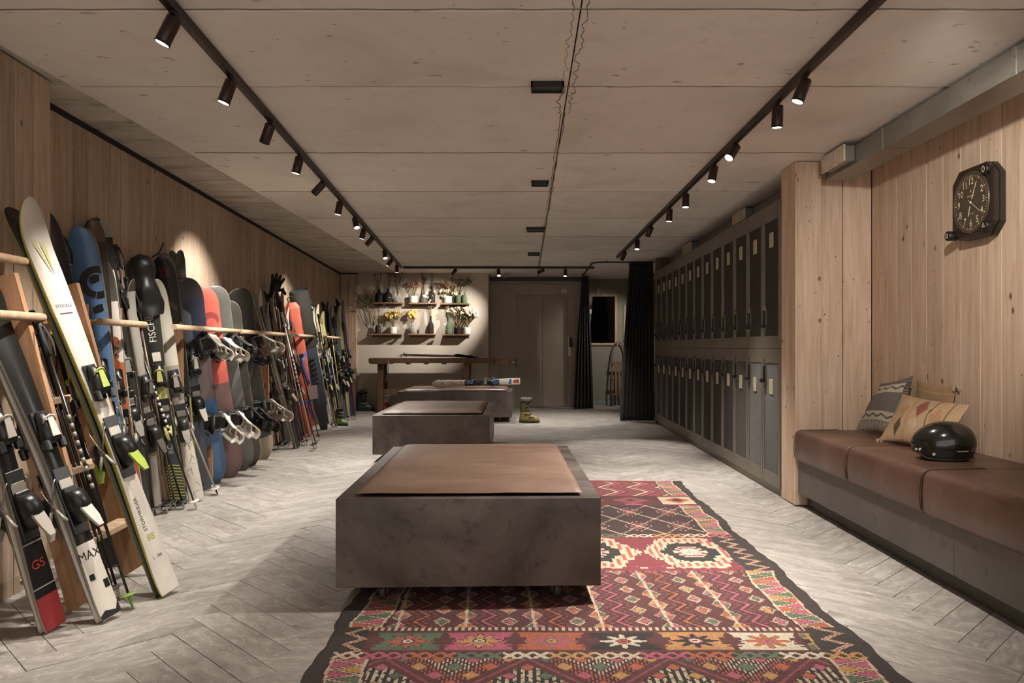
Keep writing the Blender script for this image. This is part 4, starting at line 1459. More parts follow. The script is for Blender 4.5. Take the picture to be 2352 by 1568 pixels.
# ------------------------------------------------------------------ snowboards
def sb_binding(acc, body):
    key = ('sb', acc, body)
    if key in BIND: return BIND[key]
    plate = MB()
    plate.cbox((-.135, 0, -.05), (.135, .016, .05), .008)
    plate.lathe([(.06, 0), (.06, .02), (.045, .024)], 18, 0, True, Matrix.Rotation(R(-90), 4, 'X'))
    for s in (-1, 1):
        plate.cbox((-.12, .012, s * .05 - .006 if s > 0 else s * .05 - .006), (.10, .06, s * .05 + .006), .005)
    heelloop = MB().tube([(.10, .05, -.05), (.135, .06, -.045), (.15, .065, 0), (.135, .06, .045), (.10, .05, .05)], .011, 8)
    hb = MB()
    def back(u, v):
        a_ = (u - .5) * R(150)
        rr = .062 - .008 * v
        wd = 1 - .25 * v
        return (.085 + .06 * math.cos(a_) + .03 * v * v, .055 + .24 * v, rr * wd * math.sin(a_) * 1.15)
    hb.grid(back, 14, 14, 0, True, .006, None, lambda i, j: (2 < j < 6 and i in (4, 5, 8, 9)) or (7 < j < 11 and 4 < i < 9) or j > 10 and (i < 2 or i > 11))
    st = MB()
    for x0, z0, r_ in ((.045, .0, .085), (-.085, 0, .06)):
        st.tube([(x0 - .02 * math.sin(math.pi * k / 10), .03 + r_ * math.sin(math.pi * k / 10) * 1.25, .058 * math.cos(math.pi * k / 10)) for k in range(11)], .016, 8, flat=.3)
    st.tube([(.0, .10, .04), (.02, .09, .065), (.03, .05, .08)], .006, 6)
    A, B = pm(acc, .45), pm(body, .5)
    BIND[key] = (plate.mesh('base_plate', B), heelloop.mesh('heel_loop', A), hb.mesh('highback', A), st.mesh('ankle_strap', B))
    return BIND[key]
def snowboard(label, bpx, tpx, az, segs, edge='#c9c0b0', base='#2a2723', acc='#c9c2b6', acc2=None, body='#1d1c1a', w=.29, flips=(1, 1), art=None, sb=(.32, .68), dy=0.0):
    B, T = lean(bpx, tpx, .135, dy)
    M, L = place(B + Vector((0, 0, .015)), T, az)
    t = thing('snowboard', label, 'snowboard', M, 'snowboards leaning along the timber wall')
    class Sh(SkiShape):
        def half(s_, s):
            ww = w * (.86 + .14 * ((s - .5) / .5) ** 2)
            e = .13
            if s > 1 - e: ww *= math.sqrt(max(0, 1 - ((s - 1 + e) / e) ** 2.4)) * .985 + .015
            if s < e: ww *= math.sqrt(max(0, 1 - ((e - s) / e) ** 2.4)) * .985 + .015
            return ww / 2
        def y(s_, s):
            e = .17
            return .06 * (max(0, s - 1 + e) / e) ** 2 + .06 * (max(0, e - s) / e) ** 2
        def t(s_, s): return .008
    sh = Sh(L)
    d = put('deck', sh.mesh('deck', [(e, pm(c)) for e, c in segs], pm(base, .3), pm(edge, .35)), t)
    if art: art(d, sh)
    for k, s in enumerate(sb):
        pl_, hl, hb, st = sb_binding(acc if k == 0 else (acc2 or acc), body)
        b_ = put('binding', pl_, t, Matrix.Translation(sh.top(0, s * L, -.001)) @ Matrix.Rotation(R((9 if k else -12) + 180 * flips[k]), 4, 'Y') @ Matrix.Scale(1.22, 4))
        put('heel_loop', hl, b_); put('highback', hb, b_); put('ankle_strap', st, b_)
    return t
# ------------------------------------------------------------------ the skis from the near end to the far end
W_, K_, Y_, RD, GY, BL = '#cfc6b8', '#1c1b19', '#b9b04c', '#8f2f33', '#6b675f', '#5f84b0'
def art_gs(s, sh):
    letter(s, sh, 'GS', .05, .26, pm('#a5342f'), vert=False)
    decal(s, sh, [[(-.05, .345), (.05, .345), (.05, .351), (-.05, .351)], [(-.05, .168), (.05, .168), (.05, .174), (-.05, .174)]], pm('#8d8a84'))
ski_pair('black skis with a red tail and GS lettering at the near left', (122, 1447), (-135, 620), -14, [(.095, RD), (1, '#121110')], W_, '#8f897d', '#a79f92', art=art_gs, brake='#c9c2b4', tip=.125, gap=.004)
def art_max(s, sh):
    letter(s, sh, 'MAX', .05, .265, pm(K_), x=0.0, vert=False)
    decal(s, sh, [[(-.045, .115), (-.02, .115), (-.02, .15), (-.045, .15)], [(.01, .165), (.035, .165), (.035, .19), (.01, .19)], [(-.05, 0.003), (.05, .003), (.05, .02), (.02, .035), (-.03, .02), (-.05, .05)]], pm(K_))
ski_pair('black skis with white tails lettered MAX', (250, 1424), (-45, 660), -14, [(.225, W_), (1, '#151412')], W_, '#8a8578', '#c9c2b4', art=art_max, brake='#c9c2b4', gap=.004)
def art_white(s, sh):
    letter(s, sh, 'STÖCKLI', .020, sh.L * .735, pm('#3b3833'), vert=False)
    decal(s, sh, [[(-.032, sh.L * .715), (.032, sh.L * .715), (.032, sh.L * .718), (-.032, sh.L * .718)]], pm('#5a4038'))
    L = sh.L
    decal(s, sh, [[(.035, .90 * L), (.012, .90 * L), (-.012, .81 * L)], [(-.002, .895 * L), (-.028, .895 * L), (-.020, .81 * L)]], pm('#a89f4d', .4))
    decal(s, sh, [[(.030, .893 * L), (.016, .893 * L), (-.010, .825 * L)], [(-.006, .889 * L), (-.023, .889 * L), (-.018, .83 * L)]], pm(W_, .4), off=.0014)
    letter(s, sh, 'STORMRIDER', .026, .37, pm('#3b3833'), x=.012)
    letter(s, sh, '88', .045, .26, pm('#a89f4d'), vert=False)
    letter(s, sh, 'L  184', .02, .17, pm('#3b3833'), vert=False)
ski_pair('tall white skis with yellow edges and STÖCKLI lettering', (385, 1366), (43, 463), -16, [(1, W_)], '#26241f', '#9c9440', '#9fb04a', '#1b1a18', '#c9c2b4', tip=.132, waist=.09, tail=.118, art=art_white, gap=.006, dy=-.06)
def art_tri(s, sh):
    L = sh.L
    decal(s, sh, [[(0, .925 * L), (-.022, .895 * L), (0, .906 * L)], [(0, .925 * L), (0, .906 * L), (.022, .895 * L)]], pm(W_))
    letter(s, sh, 'ATOMIC', .02, .955 * L, pm('#57534b'), vert=False)
ski_pair('wide black skis with a small white triangle mark on the tip', (272, 1300), (92, 482), -62, [(1, K_)], K_, '#3a3833', '#1b1a18', tip=.15, waist=.11, tail=.13, art=art_tri, dy=.05)
def art_blue(s, sh):
    L = sh.L
    def arc(cx, cz, r0, r1, a0, a1, n=22):
        ps = []
        for k in range(n):
            b0, b1 = R(a0 + (a1 - a0) * k / n), R(a0 + (a1 - a0) * (k + 1) / n)
            q = [(cx + r * math.cos(b), cz + r * math.sin(b)) for r, b in ((r0, b0), (r1, b0), (r1, b1), (r0, b1))]
            h = sh.half(cz / L) - .003
            ps.append([(max(-h, min(h, x)), z) for x, z in q])
        return ps
    g = pm('#3b3530')
    decal(s, sh, arc(-.045, .825 * L, .052, .09, -75, 280, 30), g)
    decal(s, sh, [[(-.055, .828 * L), (-.02, .82 * L), (-.005, .826 * L), (-.005, .842 * L), (-.03, .85 * L), (-.058, .848 * L)],
                  [(-.055, .735 * L), (-.012, .728 * L), (0.0, .733 * L), (-.004, .748 * L), (-.03, .756 * L), (-.052, .757 * L)]], g)
    decal(s, sh, [[(-.004, .595 * L), (.026, .595 * L), (.026, .622 * L), (-.004, .622 * L)]], pm(W_))
    decal(s, sh, [[(0, .599 * L), (.022, .599 * L), (.022, .618 * L), (0, .618 * L)]], pm('#3a3430'), off=.0014)
    letter(s, sh, 'NORDICA', .05, .17, pm(W_))
ski_pair('light blue skis with a dark ring emblem', (300, 1237), (184, 520), -72, [(1, BL)], '#8a8378', '#6f6960', '#34322e', '#1f1e1c', '#6f6960', tip=.145, waist=.10, tail=.125, art=art_blue, gap=.004)
def art_orange(s, sh):
    L = sh.L
    rg = random.Random(3)
    ps = []
    for k in range(26):
        z = L * rg.uniform(.5, .78); x = rg.uniform(-.035, .035); r = rg.uniform(.006, .02)
        ps.append([(x + r * rg.uniform(.6, 1.2) * math.cos(R(60 * i)), z + 1.6 * r * rg.uniform(.6, 1.2) * math.sin(R(60 * i))) for i in range(6)])
    decal(s, sh, ps, pm('#b25a38'))
    decal(s, sh, [[(-.03, .47 * L), (.02, .47 * L), (.02, .50 * L), (-.03, .50 * L)]], pm('#57534b'), off=.0014)
ski_pair('orange and white mottled skis behind the black poles', (318, 1215), (232, 590), -70, [(.62, '#b3623a'), (.84, W_), (1, '#4a453d')], W_, '#6f6960', art=art_orange, tip=.12, waist=.085)
ski_pair('dark brown skis with crossed tips above the light blue pair', (282, 1222), (212, 503), -55, [(.93, '#2a2622'), (1, '#5a4330')], K_, '#4a4238', '#8d867c', tip=.115)
ski_pair('black and silver skis crossed behind the light blue tips', (330, 1200), (226, 500), -35, [(.94, '#2a2925'), (1, '#8f887d')], K_, '#8f887d', '#8d867c', tip=.11)
ski_pair('narrow silver touring skis with curled dark tips', (360, 1181), (286, 640), -20, [(.95, '#8f887d'), (1, '#3a2f28')], '#a59d8f', '#8f887d', '#57524a', '#26241f', tip=.07, waist=.055, tail=.062, gap=.012)
def art_she(s, sh):
    L = sh.L
    letter(s, sh, 'FISCHER', .06, .74 * L, pm(W_))
    mbp = []
    for k in range(13):
        z = .012 + k * .022
        mbp.append([(-.045, z), (.02, z + .02), (.02, z + .029), (-.045, z + .009)])
        mbp.append([(.045, z), (.02, z + .02), (.02, z + .029), (.045, z + .009)])
    decal(s, sh, mbp, pm('#a9a24c'))
    decal(s, sh, [[(-.03, .43 * L), (.03, .43 * L), (.03, .53 * L), (-.03, .53 * L)]], pm('#b9b56a'))
    letter(s, sh, 'RC', .05, .24 * L, pm('#a9a59c'))
    decal(s, sh, [[(-.028, .60 * L), (.022, .60 * L), (.022, .635 * L), (-.028, .635 * L)]], pm(W_))
t, sh = ski_pair('black and grey skis with yellow hatched tails under a black cover', (412, 1162), (322, 592), -62, [(.36, '#35383c'), (.58, '#55584f'), (1, '#2a2a27')], '#8e8a48', '#7d7a50', '#b9b56a', '#1c1b19', '#7d776c', art=art_she, tip=.13, waist=.085, gap=.006)
# black travel cover pulled over the tips
def cover(u, v):
    a_ = 2 * math.pi * u
    z = sh.L * (.78 + .235 * v)
    rx = .085 + .012 * math.sin(v * 9) - .055 * v ** 6
    ry = .065 + .02 * math.sin(math.pi * v) + .012 * math.sin(v * 14 + 2)
    k = 1 + .12 * noise.noise(Vector((math.cos(a_) * 2, math.sin(a_) * 2, v * 6)))
    f = 1 if v < .93 else math.sqrt(max(0, 1 - ((v - .93) / .07) ** 2)) * .98 + .02
    return (rx * k * f * math.cos(a_), ry * k * f * math.sin(a_), z)
MB().grid(cover, 28, 22).build('tip_cover', plain('#191816', .42, name='black_nylon'), t)
MB().tube([(-.07, .02, sh.L), (-.11, .03, sh.L + .02), (-.14, .04, sh.L + .07), (-.145, .04, sh.L + .085), (-.12, .03, sh.L + .03), (-.08, .02, sh.L + .005)], .005, 6).build('cover_loop', m_blackmat, t)
def art_marble(s, sh):
    rg = random.Random(8)
    ps = []
    for k in range(16):
        z = rg.uniform(.02, .45); x = rg.uniform(-.03, .03)
        a_ = rg.uniform(0, 3.1)
        dx, dz = .02 * math.cos(a_), .03 * math.sin(a_)
        ps.append([(x - dx, z - dz), (x - dx + .003, z - dz + .001), (x + .004, z + .003), (x + dx, z + dz), (x + dx - .002, z + dz)])
    decal(s, sh, ps, pm('#8f8778'))
ski_pair('white marbled skis beside the yellow hatched pair', (452, 1152), (356, 640), -58, [(.30, W_), (.62, '#8f887b'), (1, '#b7afa0')], '#9a9488', '#8f887d', '#8f887d', '#2a2825', '#8f887d', art=art_marble, tip=.115)
def art_xx(s, sh):
    L = sh.L
    r_ = pm('#8f3340')
    for x in (.016, -.016):
        decal(s, sh, [[(x - .012, .915 * L), (x - .007, .915 * L), (x + .013, .955 * L), (x + .008, .955 * L)], [(x + .012, .915 * L), (x + .007, .915 * L), (x - .013, .955 * L), (x - .008, .955 * L)]], r_)
    decal(s, sh, [[(.05, .80 * L), (.045, .70 * L), (.0, .80 * L)], [(.045, .70 * L), (.042, .62 * L), (-.005, .62 * L)], [(.04, .52 * L), (.04, .56 * L), (0, .56 * L)]], r_)
    decal(s, sh, [[(.055, .855 * L), (.055, .83 * L), (-.05, .775 * L), (-.05, .80 * L)], [(.045, .61 * L), (.045, .595 * L), (-.045, .545 * L), (-.045, .57 * L)]], pm('#4c4236'), off=.0013)
ski_pair('black and red skis with two red crosses on the round tip', (452, 1122), (372, 584), -74, [(1, '#211e1b')], '#6f685c', '#5f584d', '#57524a', tip=.155, waist=.115, tail=.135, twin=True, art=art_xx, gap=.004, dy=.05)
ski_pair('slim grey skis with a yellow stripe beside the two red crosses', (470, 1128), (404, 574), -35, [(.78, '#3d4046'), (.82, Y_), (.9, '#3f3d3a'), (1, '#4a4743')], '#57534b', '#57534b', tip=.10, dy=-.1)

# ------------------------------------------------------------------ snowboards
def art_nv(d, sh):
    letter(d, sh, 'NEVER', .055, .30 * sh.L * .6, pm('#a8a497'), x=.06)
    decal(d, sh, [[(-.02, .46 * sh.L), (.0, .44 * sh.L), (.02, .46 * sh.L), (0, .485 * sh.L)]], pm('#3a3833'))
snowboard('blue snowboard with navy nose and blue tail', (487, 1109), (417, 632), -58, [(.30, '#4d7096'), (.42, '#3f5f88'), (.62, '#6a5c5c'), (.9, '#34384a'), (1, '#3d3d40')], '#3a3c48', acc='#ddd6c8', w=.27)
def art_red(d, sh):
    L = sh.L
    decal(d, sh, [[(-.05 + .07 * math.cos(R(a_)), .82 * L + .075 * math.sin(R(a_))) for a_ in range(0, 190, 15)] + [(-.06 + .045 * math.cos(R(a_)), .80 * L + .06 * math.sin(R(a_))) for a_ in range(180, 0, -15)]], pm('#a34a4c'))
    decal(d, sh, [[(-.02, .80 * L), (-.06, .72 * L), (.07, .70 * L), (.03, .76 * L)]], pm('#a8575a'))
snowboard('salmon red snowboard between the navy and grey ones', (523, 1095), (453, 654), -55, [(.5, '#6e5552'), (1, '#c25f52')], '#8a4a44', acc='#ddd6c8', acc2='#e0d9cc', w=.29, art=art_red)
snowboard('mid grey snowboard lettered NEVER with a rounded tail', (551, 1079), (480, 652), -52, [(.5, '#5c5b56'), (1, '#5a5953')], '#8f8a7e', acc='#24221f', acc2='#2a2825', w=.30, art=art_nv)
snowboard('short dark snowboard with a pale rim', (570, 1069), (512, 686), -52, [(1, '#4a463e')], '#a59d8c', acc='#2a2825', w=.28)
snowboard('charcoal snowboard with cream edges next to the ski bundle', (600, 1054), (541, 657), -48, [(.12, '#a89c86'), (1, '#45433f')], '#b9ad97', acc='#bfb8aa', acc2='#b9b2a4', w=.29)

# ------------------------------------------------------------------ ski bundle before the red bag
ski_pair('black skis with a bright silver upturned tip beside the snowboards', (682, 1029), (584, 664), -4, [(.90, '#2b2926'), (1, '#b3aca0')], '#a59d8f', '#9a9488', '#8f887d', '#26241f', '#8f887d', tip=.10, gap=.008)
ski_pair('dark grey skis with black bindings behind the silver-tipped pair', (658, 1021), (604, 690), -5, [(1, '#3c3a36')], K_, '#57524a', '#57524a', tip=.105)
ski_pair('brown and black skis standing under the black glove', (666, 1016), (618, 668), 0, [(1, '#4b3f35')], K_, '#6f6557', '#8f887d', tip=.10)
ski_pair('dark red skis beside the red ski bag', (690, 1010), (640, 660), -6, [(.6, '#4a2b2a'), (1, '#7d4a44')], '#5c534a', '#6f6557', '#a59d8f', tip=.10)
ski_pair('white and red slalom skis touching the red ski bag', (700, 1000), (652, 705), -2, [(.4, '#3a3733'), (.7, W_), (.8, '#9c4038'), (1, W_)], K_, '#8f887d', '#c9c2b4', tip=.10)

# ------------------------------------------------------------------ far bundle
far = [((758, 972), (712, 705), W_, '#6f6557', 'white skis first in the far bundle beyond the grey bag', -30), ((766, 966), (722, 697), '#c4b391', K_, 'cream skis second in the far bundle', -35),
       ((772, 970), (735, 715), '#a8a06a', '#3a3833', 'olive yellow skis third in the far bundle', -45), ((780, 962), (746, 692), '#24242a', '#3a3833', 'black round-tipped skis in the middle of the far bundle', -55),
       ((786, 966), (756, 700), '#6a665e', '#2a2825', 'grey skis in the middle of the far bundle', -40), ((793, 960), (768, 718), '#57606c', K_, 'slate blue skis in the far bundle', -45),
       ((800, 958), (775, 700), '#b5ac72', '#3a3833', 'pale yellow skis near the end of the far bundle', -50), ((809, 955), (782, 690), '#463f68', '#6d3038', 'violet skis with red tips, last in the far bundle', -55)]
for bpx, tpx, c1, c2, lab, az in far:
    ski_pair(lab, bpx, tpx, az * .45, [(.22, c1), (.6, c2), (1, c1)], K_, '#6f6557', random.choice(['#c9c2b4', '#b9b56a', '#8f887d']), tip=.11, tail=.10)

# ------------------------------------------------------------------ poles
pole('black ski pole with green tip in front of the rack', (306, 1398), (86, 740), accent='#6f9a4a', basket='#7a8f4a', band='#8f897d')
pole('black ski pole with silver tip beside the green-tipped one', (277, 1378), (70, 712), accent='#c9c2b4', basket='#8f887d', dy=.02)
pole('black ski pole with silver tip nearest the white MAX tails', (267, 1382), (62, 722), accent='#c9c2b4', basket='#57524a', dy=-.03)
pole('black ski pole with a yellow basket at the near left edge', (44, 1352), (-50, 860), accent='#a8a04a', basket='#a8a04a')
pole('blue and white ski pole with ribbed white cuff', (290, 1255), (140, 540), '#4a6f9d', '#2a2825', cuff=W_, dy=.15)
pole('dark ski pole with a lime ring behind the white skis', (278, 1270), (146, 620), '#3a3a2a', '#1b1a18', cuff='#a9a24c', dy=.1)
pole('black ski pole with white lettering reaching the highest of the poles', (358, 1176), (222, 500), band=W_, r=.009, dy=.05)
pole('black ski pole with white lettering and thick black grip', (345, 1186), (240, 548), band=W_, r=.009)
pole('silver ski pole with a pale cuff on a grey grip', (372, 1172), (282, 668), '#8f887d', '#4a4740', cuff=W_)
pole('dark ski pole between the silver touring skis and the rack', (336, 1192), (258, 590), '#3a3834', band='#8f887d')
pole('thin rose coloured ski pole before the timber rack', (384, 1178), (264, 560), '#8d6f66', '#3a3430')
pole('black ski pole with white letters crossing the yellow hatched skis', (423, 1168), (268, 650), band=None, r=.0085)
pole('black ski pole with white letters and a white basket before the marbled skis', (452, 1170), (300, 742), band=W_, basket=W_, r=.0085)
pole('white ski pole slanting out over the floor with white basket', (500, 1136), (338, 742), '#c4bcae', '#2a2825', basket=W_, accent='#1b1a18', r=.009)
pole('cream ski pole with a dark basket before the blue snowboard', (478, 1118), (402, 700), '#a59a80', '#2a2825', basket='#5c543a')
pole('beige ski pole next to the two red crosses', (462, 1132), (412, 762), '#b5a890', '#2a2825')
pole('olive yellow ski pole behind the beige one', (456, 1138), (424, 776), '#8f8a4a', '#1b1a18')
pole('white ski pole with white basket under the touring skis', (357, 1174), (308, 662), '#c4bcae', '#2a2825', basket=W_, dy=-.05)
pole('black ski pole carrying the black glove', (690, 1026), (626, 672), '#3a3834', accent='#c9c2b4')
pole('pale ski pole beside the black glove', (676, 1020), (634, 676), '#a59d8f', '#4a4740')
pole('white ski pole with red letters before the red bag', (722, 1034), (646, 716), '#c4bcae', '#b7afa0', cuff=W_, band='#9c4038')
pole('black ski pole with pink basket among the dark skis', (700, 1022), (606, 740), '#2a2825', basket='#b0505a')
pole('thin dark ski pole before the grey bag', (728, 1030), (656, 760), '#26241f')
pole('dark ski pole with blue ring between snowboards and skis', (652, 1024), (594, 760), '#4a463f', cuff='#4a5a7a')
pole('silver ski pole in front of the far bundle', (770, 980), (728, 760), '#b7b0a4')
pole('blue grey ski pole in the far bundle', (778, 974), (742, 770), '#6f7690')
pole('white ski pole in the middle of the far bundle', (786, 972), (752, 775), '#c4bcae')
pole('red ski pole at the end of the far bundle', (812, 958), (772, 686), '#7d2f33', dy=.1)

for lab, bpx, tpx, kw in (
    ('black ski pole leaning right beside the light blue skis', (322, 1204), (238, 520), dict(r=.009)),
    ('black ski pole with white rings between the orange skis and the silver ones', (340, 1196), (250, 560), dict(band=W_, r=.0095)),
    ('black ski pole with grey rings beside the orange skis', (330, 1206), (244, 600), dict(band='#a59d8f', r=.0085)),
    ('dark ski pole with a white cuff before the orange skis', (352, 1188), (256, 616), dict(cuff=W_, shaft='#2f2d2a')),
    ('black ski pole standing upright before the silver touring skis', (366, 1180), (288, 634), dict(r=.009, band=W_)),
    ('grey ski pole with black grip before the covered skis', (392, 1172), (300, 660), dict(shaft='#77726a')),
    ('bronze ski pole under the black tip cover', (404, 1170), (312, 690), dict(shaft='#6d5a45')),
    ('dark ski pole crossing the charcoal snowboard', (640, 1030), (580, 730), dict(shaft='#35322d')),
    ('silver ski pole between the silver-tipped skis and the brown ones', (664, 1026), (612, 700), dict(shaft='#a59d8f')),
    ('red ski pole before the dark red skis', (694, 1022), (640, 690), dict(shaft='#7d3a38', basket='#2a2825')),
    ('grey ski pole before the dark red skis', (706, 1024), (648, 730), dict(shaft='#8a857b')),
    ('black ski pole at the left of the grey blue bag', (734, 1012), (664, 735), dict()),
    ('cream ski pole at the left of the far bundle', (764, 984), (716, 740), dict(shaft='#c2b79f')),
    ('black ski pole among the pale far skis', (774, 980), (730, 720), dict()),
    ('yellow ski pole among the far skis', (790, 970), (758, 745), dict(shaft='#a39a58')),
    ('dark ski pole with white rings near the end of the far bundle', (800, 966), (764, 730), dict(band=W_)),
    ('black ski pole at the very end of the far bundle', (816, 962), (786, 740), dict())):
    pole(lab, bpx, tpx, **kw)

# ------------------------------------------------------------------ black glove on the pole tops
g = thing('ski_glove', 'black ski glove pulled over the tops of the poles', 'glove', Matrix.Translation(at(630, 668, 8.3)) @ Matrix.Rotation(R(15), 4, 'Y'))
m_glove = plain('#171614', .7, name='glove_black')
gb = MB()
gb.rings([[(w * math.cos(2 * math.pi * j / 14), d_ * math.sin(2 * math.pi * j / 14), z) for j in range(14)] for z, w, d_ in ((-.06, .05, .035), (-.02, .046, .03), (.03, .055, .034), (.08, .06, .034), (.105, .05, .028), (.115, .02, .012))])
for k, (x, l, a_) in enumerate(((-.042, .075, -12), (-.014, .095, -2), (.016, .09, 10), (.043, .07, 26))):
    dx, dz = math.sin(R(a_)), math.cos(R(a_))
    gb.tube([(x, 0, .085), (x + dx * l * .5, -.006, .09 + dz * l * .5), (x + dx * l, -.018, .09 + dz * l), (x + dx * (l + .012), -.02, .09 + dz * (l + .012))], [.017, .017, .015, .006], 10)
gb.tube([(.045, 0, .02), (.085, -.01, .035), (.125, -.02, .005), (.14, -.022, -.01)], [.018, .019, .017, .007], 10)
gb.build('glove_body', m_glove, g)
MB().lathe([(.056, -.085), (.058, -.075), (.056, -.05), (.05, -.045)], 16, 0, True, None, False, 1, .7).build('cuff', m_blackmat, g)

# ------------------------------------------------------------------ bags
def bag(name, label, bpx, tpx, az, wid, dep, mat, seed, shape, dy=0.0, n=60):
    B, T = lean(bpx, tpx, .12, dy)
    M, L = place(B + Vector((0, 0, .01)), T, az)
    t = thing(name, label, 'ski bag', M)
    def surf(u, v):
        a_ = 2 * math.pi * u
        w, d_ = shape(v)
        k = 1 + .10 * noise.noise(Vector((math.cos(a_) * 1.6 + seed, math.sin(a_) * 1.6, v * 7))) + .05 * noise.noise(Vector((math.cos(a_) * 4, math.sin(a_) * 4 + seed, v * 16)))
        c, s = math.cos(a_), math.sin(a_)
        return (wid * w * k * math.copysign(abs(c) ** .7, c), dep * d_ * k * math.copysign(abs(s) ** .8, s), v * L)
    mb = MB().grid(surf, 36, n)
    mb.build('bag_body', mat, t)
    return t, surf, L
m_red = plain('#be5f4a', .55, 0, .10, 7, name='red_nylon')
def sh_red(v):
    k = min(1, .25 + 3.4 * v) if v < .22 else 1.0
    if v > .97: k = .9 - (v - .97) * 10
    return k * (1 - .12 * v), k * (1 - .1 * v)
t, sf, L = bag('ski_bag', 'bright red ski bag with blue straps standing between the skis', (712, 1003), (670, 694), -62, .095, .075, m_red, 2, sh_red)
m_strap = plain('#5a63a0', .7, name='blue_webbing')
for v in (.615, .27):
    MB().rings([[Vector(sf(u / 36, v + dv)) * 1.0 + Vector((sf(u / 36, v)[0] * .04, sf(u / 36, v)[1] * .06, 0)) for u in range(36)] for dv in (-.012, .012)], 0, True, False).build('strap', m_strap, t)
MB().cbox((-.035, .078, .60 * L), (.03, .094, .63 * L), .004).build('buckle', m_black, t)
for z0, z1, x0 in ((.61, .40, -.035), (.27, .13, -.05)):
    MB().tube([(x0 + .02 * math.sin(k * .8), .085 + .012 * math.sin(k), L * (z0 + (z1 - z0) * k / 6)) for k in range(7)], .018, 6, flat=.2, up=(1, 0, 0)).build('strap_end', m_strap, t)
MB().cbox((-.14, .10, .285 * L), (-.03, .104, .385 * L), .001, 0).build('paper_tag', plain('#a88f86', .7, name='tag_card'), t)
MB().tube([(.03, .0, L * .99), (.05, .01, L * 1.03), (.0, .02, L * 1.045), (-.05, .01, L * 1.03), (-.06, 0, L * .985)], .006, 6).build('drawcord', m_blackmat, t)
m_greyb = plain('#38352e', .6, 0, .12, 7, name='grey_nylon')
m_blueg = plain('#40464f', .6, 0, .14, 7, name='blue_grey_nylon')
def sh_grey(v):
    k = min(1, .5 + 2.5 * v)
    return k * (.85 + .25 * math.sin(v * 5) * .3 + (.25 if v > .62 else 0)), k * (1 - .45 * v)
t, sf, L = bag('long_bag', 'long grey blue ski bag slumped beside the red one', (744, 986), (688, 668), -60, .10, .10, m_blueg, 7, sh_grey)
def flap(u, v):
    x, y, z = sf(u, .62 + .385 * v)
    return (x * 1.06, y * 1.1, z)
MB().grid(flap, 36, 24).build('upper_flap', m_greyb, t)
mb = MB()
for k in range(6):
    z = L * (.36 + .035 * k)
    mb.cbox((-.02, .085, z), (.05, .10, z + .022), .003)
mb.build('webbing_loops', m_blackmat, t)
MB().rings([[Vector((sf(u / 36, .70 + dv)[0] * 1.1, sf(u / 36, .70)[1] * 1.15, sf(u / 36, .70 + dv)[2])) for u in range(36)] for dv in (-.008, .008)], 0, True, False).build('strap', m_blackmat, t)
# ------------------------------------------------------------------ flower shelves on the far wall
m_shelf = wood('shelf_oak', '#8a6a4c', '#654a33')
WY = 13.36
def bx(px, Y=WY - .1): return (px - PX) / F * Y
def bz(py, Y=WY - .1): return CAMZ + (PY - py) / F * Y
SHELF = []
for (x0, x1, py, lab) in ((856, 924, 696, 'upper left'), (940, 1002, 697, 'upper middle'), (1012, 1078, 698, 'upper right'), (851, 922, 768, 'lower left'), (938, 1000, 768, 'lower middle'), (1016, 1078, 769, 'lower right')):
    xa, xb, z = bx(x0), bx(x1), bz(py)
    t = thing('wall_shelf', 'short dark oak shelf on the taupe wall, %s of six' % lab, 'shelf', ((xa + xb) / 2, WY, z), 'six shelves of dried flowers')
    w = (xb - xa) / 2
    MB().cbox((-w, -.17, -.012), (w, 0, .012), .003).build('board', m_shelf, t)
    MB().cbox((-w + .01, -.018, -.05), (w - .01, 0, -.012), .003).build('wall_batten', m_shelf, t)
    SHELF.append(((xa + xb) / 2, w, z + .012))
m_gdark = glass('brown_bottle_glass', (.05, .035, .03, 1), .05, .35)
m_gclear = glass('clear_bottle_glass', (.85, .86, .82, 1), .02, .9)
m_ggreen = glass('green_bottle_glass', (.25, .34, .2, 1), .04, .6)
m_cer = plain('#d8d2c6', .35, name='white_ceramic')
m_leafd = plain('#5d5a3a', .8, name='dry_leaf'); m_stem = plain('#8a7850', .8, name='dry_stem')
BLOOM = {k: plain(v, .9, 0, .2, 30, name='bloom_' + k) for k, v in dict(cream='#cdbfa2', pink='#b98a74', yellow='#c9a85a', white='#d3cab8', rust='#8f5a38', tan='#a88f66', green='#6f7048', dark='#4a3a2a').items()}
PROF = {
    'jug': [(.0005, 0), (.05, 0), (.055, .01), (.055, .085), (.04, .115), (.018, .135), (.016, .165), (.02, .17), (.014, .17)],
    'bottle': [(.0005, 0), (.036, 0), (.04, .008), (.04, .10), (.03, .13), (.014, .155), (.013, .215), (.017, .22), (.011, .22)],
    'flask': [(.0005, 0), (.04, 0), (.042, .006), (.03, .06), (.014, .10), (.013, .13), (.018, .134), (.011, .134)],
    'cup': [(.0005, 0), (.046, 0), (.05, .005), (.05, .075), (.053, .085), (.046, .085), (.043, .02), (.0005, .015)],
    'jar': [(.0005, 0), (.034, 0), (.037, .006), (.037, .075), (.03, .09), (.031, .105), (.026, .105), (.025, .09), (.031, .075), (.031, .012), (.0005, .010)],
    'small': [(.0005, 0), (.022, 0), (.024, .004), (.024, .045), (.01, .065), (.01, .09), (.013, .093), (.008, .093)]}
def vase(kind, mat, px, si, label):
    cx, w, z = SHELF[si]
    x = bx(px, WY - .1)
    x = max(cx - w + .05, min(cx + w - .05, x))
    VS = 1.4
    mb = MB().lathe([(r_ * VS if r_ > .001 else r_, z_ * VS) for r_, z_ in PROF[kind]], 18)
    o = thing('vase', label, 'vase', (x, WY - .09, z + .0005), 'vases on the flower shelves')
    mb.build('vessel', mat, o)
    return Vector((x, WY - .09, z)), max(q[1] for q in PROF[kind]) * VS
